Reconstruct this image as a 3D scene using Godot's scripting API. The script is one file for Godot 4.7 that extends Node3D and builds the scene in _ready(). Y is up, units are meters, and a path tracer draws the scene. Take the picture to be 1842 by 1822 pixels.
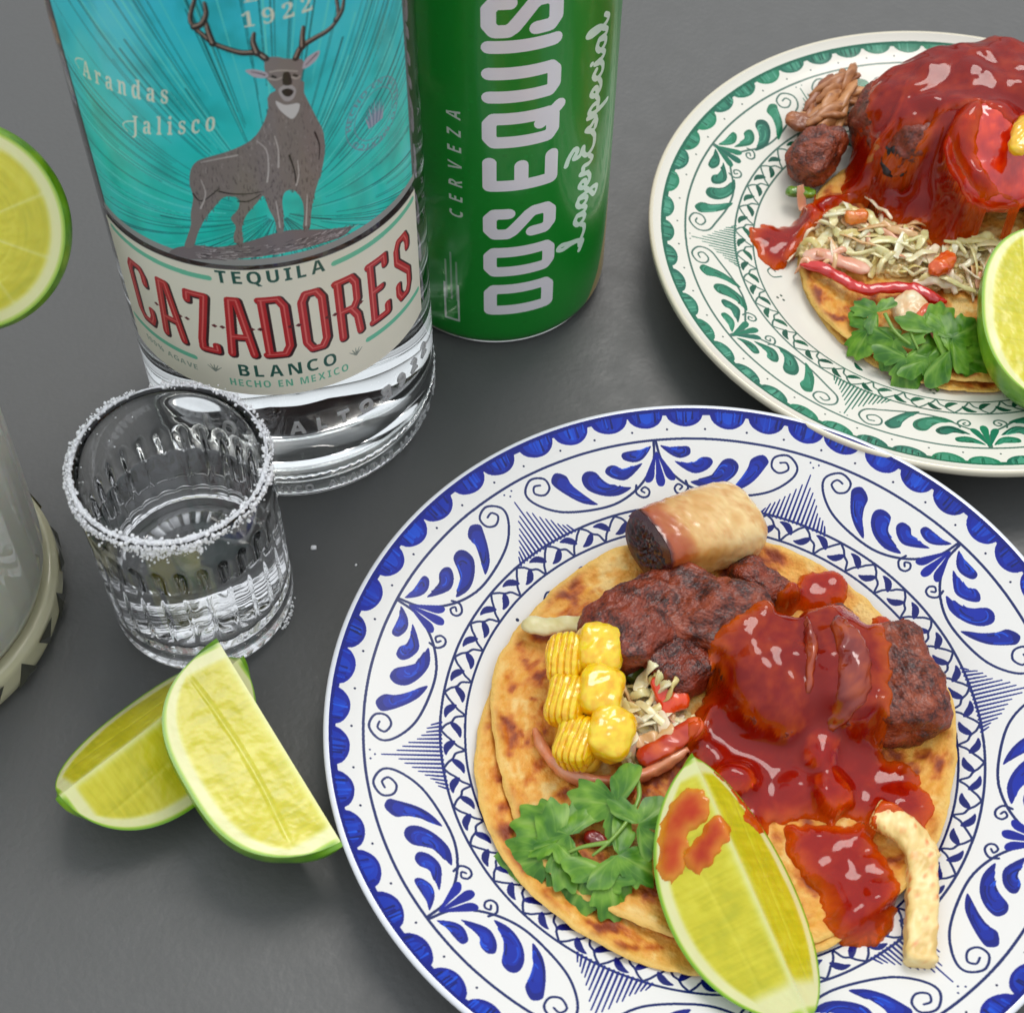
extends Node3D
# A table set with two plates of tacos, a bottle, a can, a shot glass and limes. All shapes are computed in millimetres; committed meshes are in metres.
# The origin is the table top under the middle of the blue plate; +x right, +z towards the camera.

var names := {}
var noise := FastNoiseLite.new()
var fine := FastNoiseLite.new()
var rng := RandomNumberGenerator.new()
var sphere_cache := {}
const GREEN_AT := Vector3(93.8, 0, -188.0)

func _ready():
	# camera, sky, sun, exposure
	var cam := Camera3D.new()
	cam.name = "camera"
	add_child(cam)
	cam.fov = 34.285
	cam.near = 0.02
	cam.far = 50.0
	cam.position = Vector3(-0.05727, 0.43, 0.21681)
	cam.basis = Basis(Vector3.RIGHT, deg_to_rad(-55.006)) * Basis(Vector3.BACK, deg_to_rad(0.567))
	var lens := CameraAttributesPhysical.new()
	lens.frustum_focal_length = 38.902
	lens.frustum_near = 0.02
	lens.frustum_far = 50.0
	lens.exposure_aperture = 15.0
	lens.frustum_focus_distance = 0.50
	cam.attributes = lens
	cam.current = true
	var env := Environment.new()
	env.background_mode = Environment.BG_SKY
	env.tonemap_mode = Environment.TONE_MAPPER_LINEAR
	env.tonemap_exposure = 1.06
	env.sdfgi_enabled = true
	env.ssao_enabled = true
	env.ssil_enabled = true
	var sky_mat := ProceduralSkyMaterial.new()
	sky_mat.sky_top_color = Color(0.955, 0.975, 1.0)
	sky_mat.sky_horizon_color = Color(0.62, 0.63, 0.64)
	sky_mat.sky_curve = 0.42
	sky_mat.ground_bottom_color = Color(0.30, 0.29, 0.28)
	sky_mat.ground_horizon_color = Color(0.42, 0.41, 0.40)
	sky_mat.sun_angle_max = 1.0
	var sky := Sky.new()
	sky.sky_material = sky_mat
	env.sky = sky
	env.background_energy_multiplier = 1.12
	var we := WorldEnvironment.new()
	we.name = "world_environment"
	we.environment = env
	add_child(we)
	var sun := DirectionalLight3D.new()
	sun.name = "sun"
	sun.light_energy = 0.40
	sun.light_color = Color(1.0, 0.975, 0.95)
	sun.light_angular_distance = 25.0
	sun.shadow_enabled = true
	sun.sky_mode = DirectionalLight3D.SKY_MODE_LIGHT_ONLY
	add_child(sun)
	sun.look_at_from_position(Vector3(0.17, 0.88, -0.44), Vector3.ZERO)

	noise.seed = 7
	noise.noise_type = FastNoiseLite.TYPE_SIMPLEX_SMOOTH
	noise.frequency = 1.0
	noise.fractal_type = FastNoiseLite.FRACTAL_FBM
	noise.fractal_octaves = 3
	fine.seed = 21
	fine.frequency = 1.0
	fine.noise_type = FastNoiseLite.TYPE_SIMPLEX_SMOOTH
	rng.seed = 4242
	var t0 := Time.get_ticks_msec()
	build_table()
	build_plates()
	build_bottle()
	build_can()
	build_shot_glass()
	build_highball()
	print("ware ", Time.get_ticks_msec() - t0)
	build_table_limes()
	build_blue_taco()
	build_green_taco()
	print("all ", Time.get_ticks_msec() - t0)

# ---------------------------------------------------------------- naming
func numbered(called: String) -> String:
	if not names.has(called):
		names[called] = 0
		return called
	names[called] += 1
	return "%s_%03d" % [called, names[called]]

func tag(o: Node, label: String, category: String, group := "") -> Node:
	o.set_meta("label", label)
	o.set_meta("category", category)
	if group != "":
		o.set_meta("group", group)
	return o

func thing(called: String, label: String, category: String, at: Vector3, group := "") -> Node3D:
	var o := Node3D.new()
	o.name = numbered(called)
	add_child(o)
	o.position = at * 0.001
	tag(o, label, category, group)
	return o

# ---------------------------------------------------------------- meshes
class Shape:
	var v := PackedVector3Array()
	var i := PackedInt32Array()
	var c := PackedColorArray()
	var uv := PackedVector2Array()

func add_shape(a: Shape, b: Shape) -> void:
	var n := a.v.size()
	a.v.append_array(b.v)
	a.c.append_array(b.c)
	a.uv.append_array(b.uv)
	for k in b.i:
		a.i.append(k + n)

# commits a Shape (millimetres, scene axes) as one named mesh under parent, whose origin is `at`
func commit(called: String, s: Shape, m: Material, parent: Node, at := Vector3.ZERO) -> MeshInstance3D:
	var n := PackedVector3Array()
	n.resize(s.v.size())
	var idx := s.i
	for k in range(0, idx.size(), 3):
		var a := idx[k]
		var b := idx[k + 1]
		var d := idx[k + 2]
		var w := (s.v[d] - s.v[a]).cross(s.v[b] - s.v[a])
		n[a] += w
		n[b] += w
		n[d] += w
	var p := PackedVector3Array()
	p.resize(s.v.size())
	for k in s.v.size():
		n[k] = n[k].normalized()
		p[k] = (s.v[k] - at) * 0.001
	var arr := []
	arr.resize(Mesh.ARRAY_MAX)
	arr[Mesh.ARRAY_VERTEX] = p
	arr[Mesh.ARRAY_NORMAL] = n
	arr[Mesh.ARRAY_INDEX] = idx
	if s.c.size() == s.v.size():
		arr[Mesh.ARRAY_COLOR] = s.c
	if s.uv.size() == s.v.size():
		arr[Mesh.ARRAY_TEX_UV] = s.uv
	var mesh := ArrayMesh.new()
	mesh.add_surface_from_arrays(Mesh.PRIMITIVE_TRIANGLES, arr)
	mesh.surface_set_material(0, m)
	var o := MeshInstance3D.new()
	o.name = called if parent != self else numbered(called)
	o.mesh = mesh
	parent.add_child(o, true)
	if parent == self:
		o.position = at * 0.001
	return o

# a grid of nu x nv quads; f(u, v) gives the place, cf(u, v, p) the colour. Faces point along du x dv unless flipped
func grid(nu: int, nv: int, f: Callable, cf = null, flip := false, wrap := false, uvf = null) -> Shape:
	var s := Shape.new()
	var cols := nu if wrap else nu + 1
	for j in nv + 1:
		for i in cols:
			var u := float(i) / nu
			var w := float(j) / nv
			var p: Vector3 = f.call(u, w)
			s.v.append(p)
			if cf != null:
				s.c.append(cf.call(u, w, p))
			if uvf != null:
				s.uv.append(uvf.call(u, w, p))
	for j in nv:
		for i in nu:
			var a := j * cols + i
			var b := j * cols + (i + 1) % cols
			var d := a + cols
			var e := b + cols
			if flip:
				s.i.append_array(PackedInt32Array([a, b, d, b, e, d]))
			else:
				s.i.append_array(PackedInt32Array([a, d, b, b, d, e]))
	return s

# a solid of revolution about the vertical through (cx, cz); prof holds (radius, height), listed so that the outside lies to its left
func lathe(prof: Array, seg: int, c := Vector2.ZERO, uvk := 0.0) -> Shape:
	var s := Shape.new()
	var n := prof.size()
	for j in n:
		var q: Vector2 = prof[j]
		for i in seg:
			var a := TAU * i / seg
			s.v.append(Vector3(c.x + q.x * cos(a), q.y, c.y + q.x * sin(a)))
			if uvk > 0.0:
				s.uv.append(Vector2(0.5 + q.x * cos(a) / uvk, 0.5 + q.x * sin(a) / uvk))
	for j in n - 1:
		for i in seg:
			var a := j * seg + i
			var b := j * seg + (i + 1) % seg
			var d := a + seg
			var e := b + seg
			s.i.append_array(PackedInt32Array([a, d, b, b, d, e]))
	return s

# rounds the corners of a profile
func eased(prof: Array, n := 3, keep := 0.3) -> Array:
	var out := [prof[0]]
	for k in range(1, prof.size() - 1):
		var a: Vector2 = prof[k - 1]
		var b: Vector2 = prof[k]
		var d: Vector2 = prof[k + 1]
		var p := b.lerp(a, keep)
		var q := b.lerp(d, keep)
		for t in n + 1:
			var f := float(t) / n
			out.append(p.lerp(b, f).lerp(b.lerp(q, f), f))
	out.append(prof[-1])
	return out

# unit sphere from a welded cube grid
func ball(n: int) -> Shape:
	if sphere_cache.has(n):
		return sphere_cache[n]
	var s := Shape.new()
	var seen := {}
	for face in 6:
		var ax := face / 2
		var sg := 1.0 if face % 2 == 0 else -1.0
		var ids := []
		for j in n + 1:
			for i in n + 1:
				var a := tan((2.0 * i / n - 1.0) * PI / 4)
				var b := tan((2.0 * j / n - 1.0) * PI / 4)
				var p := Vector3()
				p[ax] = sg
				p[(ax + 1) % 3] = a * sg
				p[(ax + 2) % 3] = b
				p = p.normalized()
				var key := Vector3i((p * 20000.0).round())
				if not seen.has(key):
					seen[key] = s.v.size()
					s.v.append(p)
				ids.append(seen[key])
		for j in n:
			for i in n:
				var q := j * (n + 1) + i
				s.i.append_array(PackedInt32Array([ids[q], ids[q + n + 1], ids[q + 1], ids[q + 1], ids[q + n + 1], ids[q + n + 2]]))
	sphere_cache[n] = s
	return s

# a rounded, uneven lump: superellipsoid of power e (2 round, 6 boxy) with noise; cf(local direction, place, bump) gives the colour
func lump(c: Vector3, b: Basis, r: Vector3, e: float, amp: float, freq: float, n := 24, cf = null, amp2 := 0.0, freq2 := 1.0, fibre := 0.0) -> Shape:
	var t := ball(n)
	var s := Shape.new()
	s.i = t.i
	for d in t.v:
		var k := pow(pow(absf(d.x), e) + pow(absf(d.y), e) + pow(absf(d.z), e), 1.0 / e)
		var p := c + b * (d / k * r)
		var h := 0.0
		if amp > 0.0:
			h = noise.get_noise_3dv(p * freq) * amp
		if amp2 > 0.0:
			h += fine.get_noise_3dv(p * freq2) * amp2
		if fibre > 0.0:
			var l := d / k * r
			h += fine.get_noise_3d(l.x * 0.10 + c.x, l.y * 0.75, l.z * 0.75) * fibre
		p += (b * (d * Vector3(1 / r.x, 1 / r.y, 1 / r.z)).normalized()) * h
		s.v.append(p)
		if cf != null:
			s.c.append(cf.call(d, p, h))
	return s

# smooth curve through points
func curve3(p: Array, per := 6) -> PackedVector3Array:
	var out := PackedVector3Array()
	for k in p.size() - 1:
		var a: Vector3 = p[maxi(k - 1, 0)]
		var b: Vector3 = p[k]
		var c: Vector3 = p[k + 1]
		var d: Vector3 = p[mini(k + 2, p.size() - 1)]
		for t in per:
			out.append(b.cubic_interpolate(c, a, d, float(t) / per))
	out.append(p[-1])
	return out

# a bent strip or stem: oval section w(t) wide and h(t) high along a path, ends closed; e shapes the section (2 oval, 5 boxy)
func strip(path: PackedVector3Array, w: Callable, h: Callable, up := Vector3.UP, seg := 12, e := 2.0, cf = null, rough := 0.0) -> Shape:
	var s := Shape.new()
	var n := path.size()
	for k in n:
		var t := (path[mini(k + 1, n - 1)] - path[maxi(k - 1, 0)]).normalized()
		var side := t.cross(up).normalized()
		var top := side.cross(t).normalized()
		var f := float(k) / (n - 1)
		for i in seg:
			var a := TAU * i / seg
			var q := pow(pow(absf(cos(a)), e) + pow(absf(sin(a)), e), -1.0 / e)
			var p: Vector3 = path[k] + side * (cos(a) * q * float(w.call(f)) * 0.5) + top * (sin(a) * q * float(h.call(f)) * 0.5)
			if rough > 0.0:
				p += (side * cos(a) + top * sin(a)) * noise.get_noise_3dv(p * 0.25) * rough
			s.v.append(p)
			if cf != null:
				s.c.append(cf.call(f, a, p))
	for k in n - 1:
		for i in seg:
			var a := k * seg + i
			var b := k * seg + (i + 1) % seg
			s.i.append_array(PackedInt32Array([a, b, a + seg, b, b + seg, a + seg]))
	for cap in 2:
		var base := 0 if cap == 0 else (n - 1) * seg
		var id := s.v.size()
		s.v.append(path[0] if cap == 0 else path[n - 1])
		if cf != null:
			s.c.append(s.c[base])
		for i in seg:
			var a := base + i
			var b := base + (i + 1) % seg
			s.i.append_array(PackedInt32Array([id, b, a] if cap == 0 else [id, a, b]))
	return s

func v2(a: Array) -> PackedVector2Array:
	var out := PackedVector2Array()
	for k in range(0, a.size(), 2):
		out.append(Vector2(a[k], a[k + 1]))
	return out

func v3(a: Array) -> Array:
	var out := []
	for k in range(0, a.size(), 3):
		out.append(Vector3(a[k], a[k + 1], a[k + 2]))
	return out

# ---------------------------------------------------------------- materials
func mat(c: Color, rough := 0.5, coat := 0.0, coat_rough := 0.08) -> StandardMaterial3D:
	var m := StandardMaterial3D.new()
	m.albedo_color = c
	m.roughness = rough
	if coat > 0.0:
		m.clearcoat_enabled = true
		m.clearcoat = coat
		m.clearcoat_roughness = coat_rough
	return m

func tinted(rough := 0.5, coat := 0.0, coat_rough := 0.08, sss := 0.0) -> StandardMaterial3D:
	var m := mat(Color.WHITE, rough, coat, coat_rough)
	m.vertex_color_use_as_albedo = true
	m.vertex_color_is_srgb = true
	if sss > 0.0:
		m.subsurf_scatter_enabled = true
		m.subsurf_scatter_strength = sss
	return m

func glass(scale := 0.05, c := Color(1, 1, 1, 0)) -> StandardMaterial3D:
	var m := StandardMaterial3D.new()
	m.albedo_color = Color(c.r, c.g, c.b, 0.0)
	m.roughness = 0.0
	m.transparency = BaseMaterial3D.TRANSPARENCY_ALPHA
	m.refraction_enabled = true
	m.refraction_scale = scale
	return m

func picture(im: Image, rough := 0.4, coat := 0.0) -> StandardMaterial3D:
	var m := mat(Color.WHITE, rough, coat)
	m.albedo_texture = ImageTexture.create_from_image(im)
	return m

func noise_map(freq: float, oct: int, as_normal: bool, seed_: int, bump := 4.0, size := 512) -> NoiseTexture2D:
	var f := FastNoiseLite.new()
	f.seed = seed_
	f.frequency = freq
	f.fractal_octaves = oct
	var t := NoiseTexture2D.new()
	t.width = size
	t.height = size
	t.seamless = true
	t.as_normal_map = as_normal
	t.bump_strength = bump
	t.noise = f
	return t

# ---------------------------------------------------------------- painting of flat print and glaze
func fill(im: Image, p: PackedVector2Array, c: Color) -> void:
	var n := p.size()
	if n < 3:
		return
	var lo := 1e9
	var hi := -1e9
	for q in p:
		lo = minf(lo, q.y)
		hi = maxf(hi, q.y)
	var w := im.get_width()
	for y in range(maxi(0, int(floor(lo))), mini(im.get_height() - 1, int(ceil(hi))) + 1):
		var yy := y + 0.5
		var xs := []
		for k in n:
			var a := p[k]
			var b := p[(k + 1) % n]
			if (a.y <= yy) != (b.y <= yy):
				xs.append(a.x + (yy - a.y) / (b.y - a.y) * (b.x - a.x))
		xs.sort()
		for k in range(0, xs.size() - 1, 2):
			var x0 := clampi(int(round(xs[k])), 0, w)
			var x1 := clampi(int(round(xs[k + 1])), 0, w)
			if x1 > x0:
				im.fill_rect(Rect2i(x0, y, x1 - x0, 1), c)

func dab(im: Image, at: Vector2, r: float, c: Color) -> void:
	var p := PackedVector2Array()
	var n := clampi(int(r * 1.5), 8, 24)
	for k in n:
		p.append(at + Vector2.from_angle(TAU * k / n) * r)
	fill(im, p, c)

func stroke(im: Image, p: PackedVector2Array, w0: float, w1: float, c: Color) -> void:
	var n := p.size()
	for k in n - 1:
		var ra := lerpf(w0, w1, float(k) / (n - 1)) * 0.5
		var rb := lerpf(w0, w1, float(k + 1) / (n - 1)) * 0.5
		var d := (p[k + 1] - p[k]).normalized().orthogonal()
		fill(im, PackedVector2Array([p[k] + d * ra, p[k + 1] + d * rb, p[k + 1] - d * rb, p[k] - d * ra]), c)
		if ra > 1.2:
			dab(im, p[k], ra, c)
	if n > 0 and w1 > 2.4:
		dab(im, p[n - 1], w1 * 0.5, c)

func smooth2(p: PackedVector2Array, per := 6, closed := false) -> PackedVector2Array:
	var out := PackedVector2Array()
	var n := p.size()
	for k in (n if closed else n - 1):
		var a := p[(k - 1 + n) % n] if closed else p[maxi(k - 1, 0)]
		var b := p[k]
		var c := p[(k + 1) % n]
		var d := p[(k + 2) % n] if closed else p[mini(k + 2, n - 1)]
		for t in per:
			out.append(b.cubic_interpolate(c, a, d, float(t) / per))
	if not closed:
		out.append(p[n - 1])
	return out

# triangles of a line of text, 1 unit high capitals, starting at x = 0; extra spacing in units
func letters(text: String, bold := true, serif := false, spacing := 0.0) -> Array:
	var out := []
	var f := SystemFont.new()
	f.font_names = PackedStringArray(["Droid Serif" if serif else "Droid Sans"])
	f.font_weight = 700 if bold else 400
	var x := 0.0
	for ch in text:
		if ch == " ":
			x += 0.42 + spacing
			continue
		var t := TextMesh.new()
		t.font = f
		t.text = ch
		t.font_size = 64
		t.pixel_size = 1.0 / 46.0
		t.depth = 0.0
		t.curve_step = 1.0
		t.horizontal_alignment = HORIZONTAL_ALIGNMENT_LEFT
		t.vertical_alignment = VERTICAL_ALIGNMENT_BOTTOM
		var arr := t.get_mesh_arrays()
		if arr.is_empty() or arr[Mesh.ARRAY_VERTEX] == null:
			continue
		var vs: PackedVector3Array = arr[Mesh.ARRAY_VERTEX]
		var ix: PackedInt32Array = arr[Mesh.ARRAY_INDEX] if arr[Mesh.ARRAY_INDEX] != null else PackedInt32Array(range(vs.size()))
		var lo := 1e9
		var hi := -1e9
		for q in vs:
			lo = minf(lo, q.x)
			hi = maxf(hi, q.x)
		for k in ix:
			out.append(Vector2(vs[k].x - lo + x, vs[k].y))
		x += hi - lo + 0.13 + spacing
	var base := 1e9
	for q in out:
		base = minf(base, q.y)
	return [out, x - 0.13 - spacing, base]

# prints text whose triangles are mapped by place(Vector2) to image pixels
func print_text(im: Image, l: Array, c: Color, place: Callable) -> void:
	var t: Array = l[0]
	for k in range(0, t.size() - 2, 3):
		fill(im, PackedVector2Array([place.call(t[k]), place.call(t[k + 1]), place.call(t[k + 2])]), c)

func jitter(c: Color, a: float) -> Color:
	var k := 1.0 + rng.randf_range(-a, a)
	return Color(clampf(c.r * k, 0, 1), clampf(c.g * k, 0, 1), clampf(c.b * (1 + (k - 1) * 0.5), 0, 1))

# ---------------------------------------------------------------- table
func build_table() -> void:
	var m := mat(Color(0.33, 0.333, 0.328), 0.42)
	m.metallic_specular = 0.5
	m.normal_enabled = true
	m.normal_texture = noise_map(0.06, 3, true, 5, 3.0)
	m.normal_scale = 0.12
	m.uv1_triplanar = true
	m.uv1_world_triplanar = true
	m.uv1_scale = Vector3(11, 11, 11)
	m.roughness_texture = smear_map()
	m.roughness = 0.62
	m.detail_enabled = true
	var s := Shape.new()
	# a slab with softly rounded edges
	var a := Vector3(-720, 0, -900)
	var b := Vector3(620, 0, 520)
	for k in [[0.0, 0.0], [3.0, -1.0], [4.0, -4.0], [4.0, -26.0], [1.0, -30.0]]:
		for q in [Vector3(a.x - k[0], k[1], a.z - k[0]), Vector3(b.x + k[0], k[1], a.z - k[0]), Vector3(b.x + k[0], k[1], b.z + k[0]), Vector3(a.x - k[0], k[1], b.z + k[0])]:
			s.v.append(q)
	# flat top as its own vertices keeps its shading level
	for q in [Vector3(a.x, 0, a.z), Vector3(b.x, 0, a.z), Vector3(b.x, 0, b.z), Vector3(a.x, 0, b.z)]:
		s.v.append(q)
	for j in 4:
		for i in 4:
			var p := j * 4 + i
			var q := j * 4 + (i + 1) % 4
			s.i.append_array(PackedInt32Array([p, q, p + 4, q, q + 4, p + 4]))
	s.i.append_array(PackedInt32Array([20, 21, 23, 21, 22, 23, 16, 19, 17, 17, 19, 18]))
	var o := commit("table_top", s, m, self)
	o.set_meta("kind", "structure")
	o.set_meta("label", "dark grey smooth table top under the plates and glasses")

func smear_map() -> NoiseTexture2D:
	var t := noise_map(0.012, 4, false, 11)
	var g := Gradient.new()
	g.set_color(0, Color(0.60, 0.60, 0.60))
	g.set_color(1, Color(0.86, 0.86, 0.86))
	t.color_ramp = g
	return t

# ---------------------------------------------------------------- plates
# glaze painting; coordinates are degrees from a motif's axis and millimetres from the plate's middle
func plate_picture(line: Color, ink: Color, ink2: Color, first: float, pale: Color, rim_to: float, wash: float) -> Image:
	var im := Image.create(2048, 2048, false, Image.FORMAT_RGB8)
	im.fill(pale)
	var k := 1024.0 / 111.0
	var at := func(deg: float, r: float) -> Vector2:
		return Vector2(1024, 1024) + Vector2.from_angle(deg_to_rad(deg)) * r * k
	var ring := func(r: float, w: float, c: Color) -> void:
		var p := PackedVector2Array()
		for i in 361:
			p.append(at.call(float(i), r + 0.12 * noise.get_noise_2d(i * 0.05, r)))
		stroke(im, p, w * k, w * k, c)
	# rim band with hanging scallops
	var band := PackedVector2Array()
	var inner := PackedVector2Array()
	for i in 361:
		band.append(at.call(float(i), rim_to))
	fill(im, band, ink.darkened(0.12))
	for i in 361:
		inner.append(at.call(float(i), rim_to - 1.9))
	fill(im, inner, pale)
	var count := 53
	for s in count:
		var c0 := -94.5 + 360.0 * (s + 0.5) / count + rng.randf_range(-0.4, 0.4)
		var half := 180.0 / count * rng.randf_range(0.93, 0.99)
		var drop := rng.randf_range(4.0, 4.7) * (1.0 if wash < 0.5 else 0.86)
		var col := jitter(ink, 0.14)
		for layer in 3:
			var p := PackedVector2Array()
			var f: float = [1.0, 0.72, 0.4][layer]
			for i in 15:
				var t := -1.0 + 2.0 * i / 14.0
				var skew := t * t * 0.35 * half * f
				p.append(at.call(c0 + t * half * f - skew * 0.2, rim_to - 1.2 - (drop - 0.2 * layer) * pow(1.0 - t * t, 0.62) * (0.55 + 0.45 * f)))
			p.append(at.call(c0 + half * f, rim_to - 1.0))
			p.append(at.call(c0 - half * f, rim_to - 1.0))
			fill(im, p, [col, col.lerp(ink2, rng.randf_range(0.15, 0.6)), col.lerp(ink2, rng.randf_range(0.4, 1.1))][layer])
		# brush marks running in from the rim
		for i in 9:
			var t := rng.randf_range(-0.75, 0.75)
			var reach := (drop - 0.5) * pow(1.0 - t * t, 0.7) * rng.randf_range(0.5, 0.92)
			var bc := col.lerp(ink2, rng.randf_range(0.2, 1.3)) if rng.randf() < 0.65 else col.darkened(rng.randf_range(0.05, 0.3))
			stroke(im, PackedVector2Array([at.call(c0 + t * half, rim_to - 0.9), at.call(c0 + t * half * 0.96, rim_to - 1.2 - reach)]), 0.35 * k, 0.75 * k, bc)
		dab(im, at.call(c0 + 180.0 / count, rim_to - 6.2), 0.36 * k, line.darkened(0.35))
	ring.call(98.6 * rim_to / 108.0, 0.78, line)
	ring.call(77.2, 0.72, line)
	ring.call(70.2, 0.66, line)
	# woven chain between the two inner rings
	for s in 40:
		var d := first + s * 9.0
		var wave := PackedVector2Array()
		for v in [[0.0, 77.0], [1.4, 75.6], [2.3, 74.0], [3.6, 73.0], [4.5, 70.6], [5.6, 72.6], [6.9, 74.2], [7.8, 75.6], [9.0, 77.0]]:
			wave.append(at.call(d + v[0], v[1] + rng.randf_range(-0.12, 0.12)))
		stroke(im, smooth2(wave, 4), 0.66 * k, 0.66 * k, line)
		for half in 2:
			var dd: float = d + 0.2 + half * 4.5
			var r0 := 71.6 if half == 0 else 75.9
			var sg := 1.0 if half == 0 else -1.0
			var p := PackedVector2Array()
			for v in [[-1.6, 0.0], [-0.5, 0.9], [0.8, 2.3], [2.0, 2.9], [1.9, 1.2], [0.8, -0.3], [-0.6, -0.5]]:
				p.append(at.call(dd + v[0], r0 + sg * v[1]))
			fill(im, smooth2(p, 3, true), jitter(ink.darkened(0.25), 0.1))
	# six motifs: two curling leaves from each node, a palmette inside, hatching between neighbours
	var drops := [
		[[20.2, 95.6], [21.6, 94.0], [21.2, 91.6], [19.6, 87.0], [17.3, 83.6], [14.6, 81.9], [15.4, 84.0], [16.8, 86.6], [18.0, 90.4], [18.3, 93.6]],
		[[14.6, 92.8], [15.9, 91.0], [15.4, 87.6], [13.0, 84.3], [9.6, 82.9], [6.4, 84.6], [8.4, 85.4], [10.2, 86.6], [11.6, 88.8], [12.8, 92.0]],
		[[10.2, 92.6], [10.9, 90.8], [9.4, 88.2], [6.8, 87.4], [3.2, 91.4], [5.4, 90.8], [7.4, 91.0], [8.6, 92.6]],
		[[6.4, 95.8], [6.6, 93.8], [4.6, 92.4], [2.6, 93.4], [0.9, 96.8], [2.6, 96.0], [4.4, 96.0]]]
	for node in 6:
		var d0 := first + node * 60.0
		for side in [-1.0, 1.0]:
			var path := PackedVector2Array()
			for v in [[0.2, 98.2], [1.0, 91.2], [4.6, 84.6], [10.2, 80.8], [16.6, 81.0], [23.0, 84.2], [26.6, 89.6], [27.2, 94.0], [25.0, 97.0], [22.6, 95.6], [22.4, 92.4], [24.0, 90.9], [25.6, 92.6], [25.0, 94.6], [23.8, 94.2]]:
				path.append(at.call(d0 + side * v[0], v[1] * rim_to / 108.0 if v[1] > 88.0 else v[1]))
			stroke(im, smooth2(path, 6), 0.8 * k, 0.62 * k, line)
			for dr in drops:
				var p := PackedVector2Array()
				var col := jitter(ink, 0.16)
				var mid := Vector2.ZERO
				for v in dr:
					p.append(at.call(d0 + side * (v[0] + rng.randf_range(-0.15, 0.15)), (v[1] + rng.randf_range(-0.15, 0.15)) * rim_to / 108.0))
					mid += p[-1] / dr.size()
				var sm := smooth2(p, 4, true)
				fill(im, sm, col.darkened(0.1))
				var q := PackedVector2Array()
				for v in sm:
					q.append(mid + (v - mid) * 0.72)
				fill(im, q, col.lerp(ink2, 0.25))
				q.clear()
				for v in sm:
					q.append(mid + (v - mid) * 0.36 + Vector2(4, -3))
				fill(im, q, col.lerp(ink2, rng.randf_range(0.2, 0.8)))
				for i in 7:
					var line2 := PackedVector2Array()
					var st := rng.randi() % sm.size()
					var f := rng.randf_range(0.25, 0.84)
					for j in 9:
						line2.append(mid + (sm[(st + j) % sm.size()] - mid) * f)
					stroke(im, line2, 0.3 * k, 0.55 * k, col.lerp(ink2, rng.randf_range(0.1, 1.2)) if rng.randf() < 0.6 else col.darkened(rng.randf_range(0.05, 0.35)))
			# small scroll beside the palmette
			var sc := PackedVector2Array()
			for v in [[4.4, 85.0], [4.8, 82.6], [3.6, 80.9], [2.3, 81.2], [1.9, 82.8], [2.7, 84.0], [3.6, 83.2], [3.0, 82.3]]:
				sc.append(at.call(d0 + side * (v[0] + 0.9), v[1]))
			stroke(im, smooth2(sc, 5), 0.7 * k, 0.6 * k, line)
		for pet in [-1.0, 0.0, 1.0]:
			var p := PackedVector2Array()
			for v in [[0.0, 95.0], [0.55, 89.5], [0.95, 85.6], [0.5, 83.8], [-0.5, 83.8], [-0.95, 85.6], [-0.55, 89.5]]:
				var out: float = (95.0 - v[1]) / 11.0
				p.append(at.call(d0 + v[0] + pet * out * 2.5, (v[1] + absf(pet) * out * 1.6)))
			fill(im, smooth2(p, 3, true), jitter(ink, 0.12))
		# hatching towards the next motif
		var dm := d0 + 30.0
		for i in 17:
			var t := -1.0 + 2.0 * (i + 0.5) / 17.0
			var top := lerpf(93.4, 78.6, pow(absf(t), 0.62))
			var e: float = dm + t * 8.3
			var p := PackedVector2Array([at.call(e, 76.9), at.call(lerpf(e, dm, 0.12), top + rng.randf_range(-0.6, 0.6))])
			stroke(im, p, 0.7 * k, 0.4 * k, line.lerp(ink, 0.5))
		for v in [[-0.8, 96.9], [0.8, 96.9], [0.0, 95.6]]:
			dab(im, at.call(dm + v[0], v[1] * rim_to / 108.0), 0.3 * k, line)
		# small sprigs in the well
		for v in [[10.0, 64.6], [12.0, 64.6], [11.0, 66.6]]:
			dab(im, at.call(d0 + v[0], v[1]), 0.55 * k, line.darkened(0.3))
		var lf := PackedVector2Array()
		for v in [[33.0, 66.0], [34.6, 64.6], [37.0, 63.4], [36.2, 65.4], [34.6, 66.8]]:
			lf.append(at.call(d0 + v[0], v[1]))
		fill(im, smooth2(lf, 3, true), ink.darkened(0.2))
		var sw := PackedVector2Array()
		for v in [[21.0, 61.0], [20.4, 64.6], [22.6, 66.0], [24.4, 64.2], [23.0, 62.8]]:
			sw.append(at.call(d0 + v[0], v[1]))
		stroke(im, smooth2(sw, 4), 0.6 * k, 0.5 * k, line)
	im.resize(1536, 1536, Image.INTERPOLATE_LANCZOS)
	return im

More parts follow.
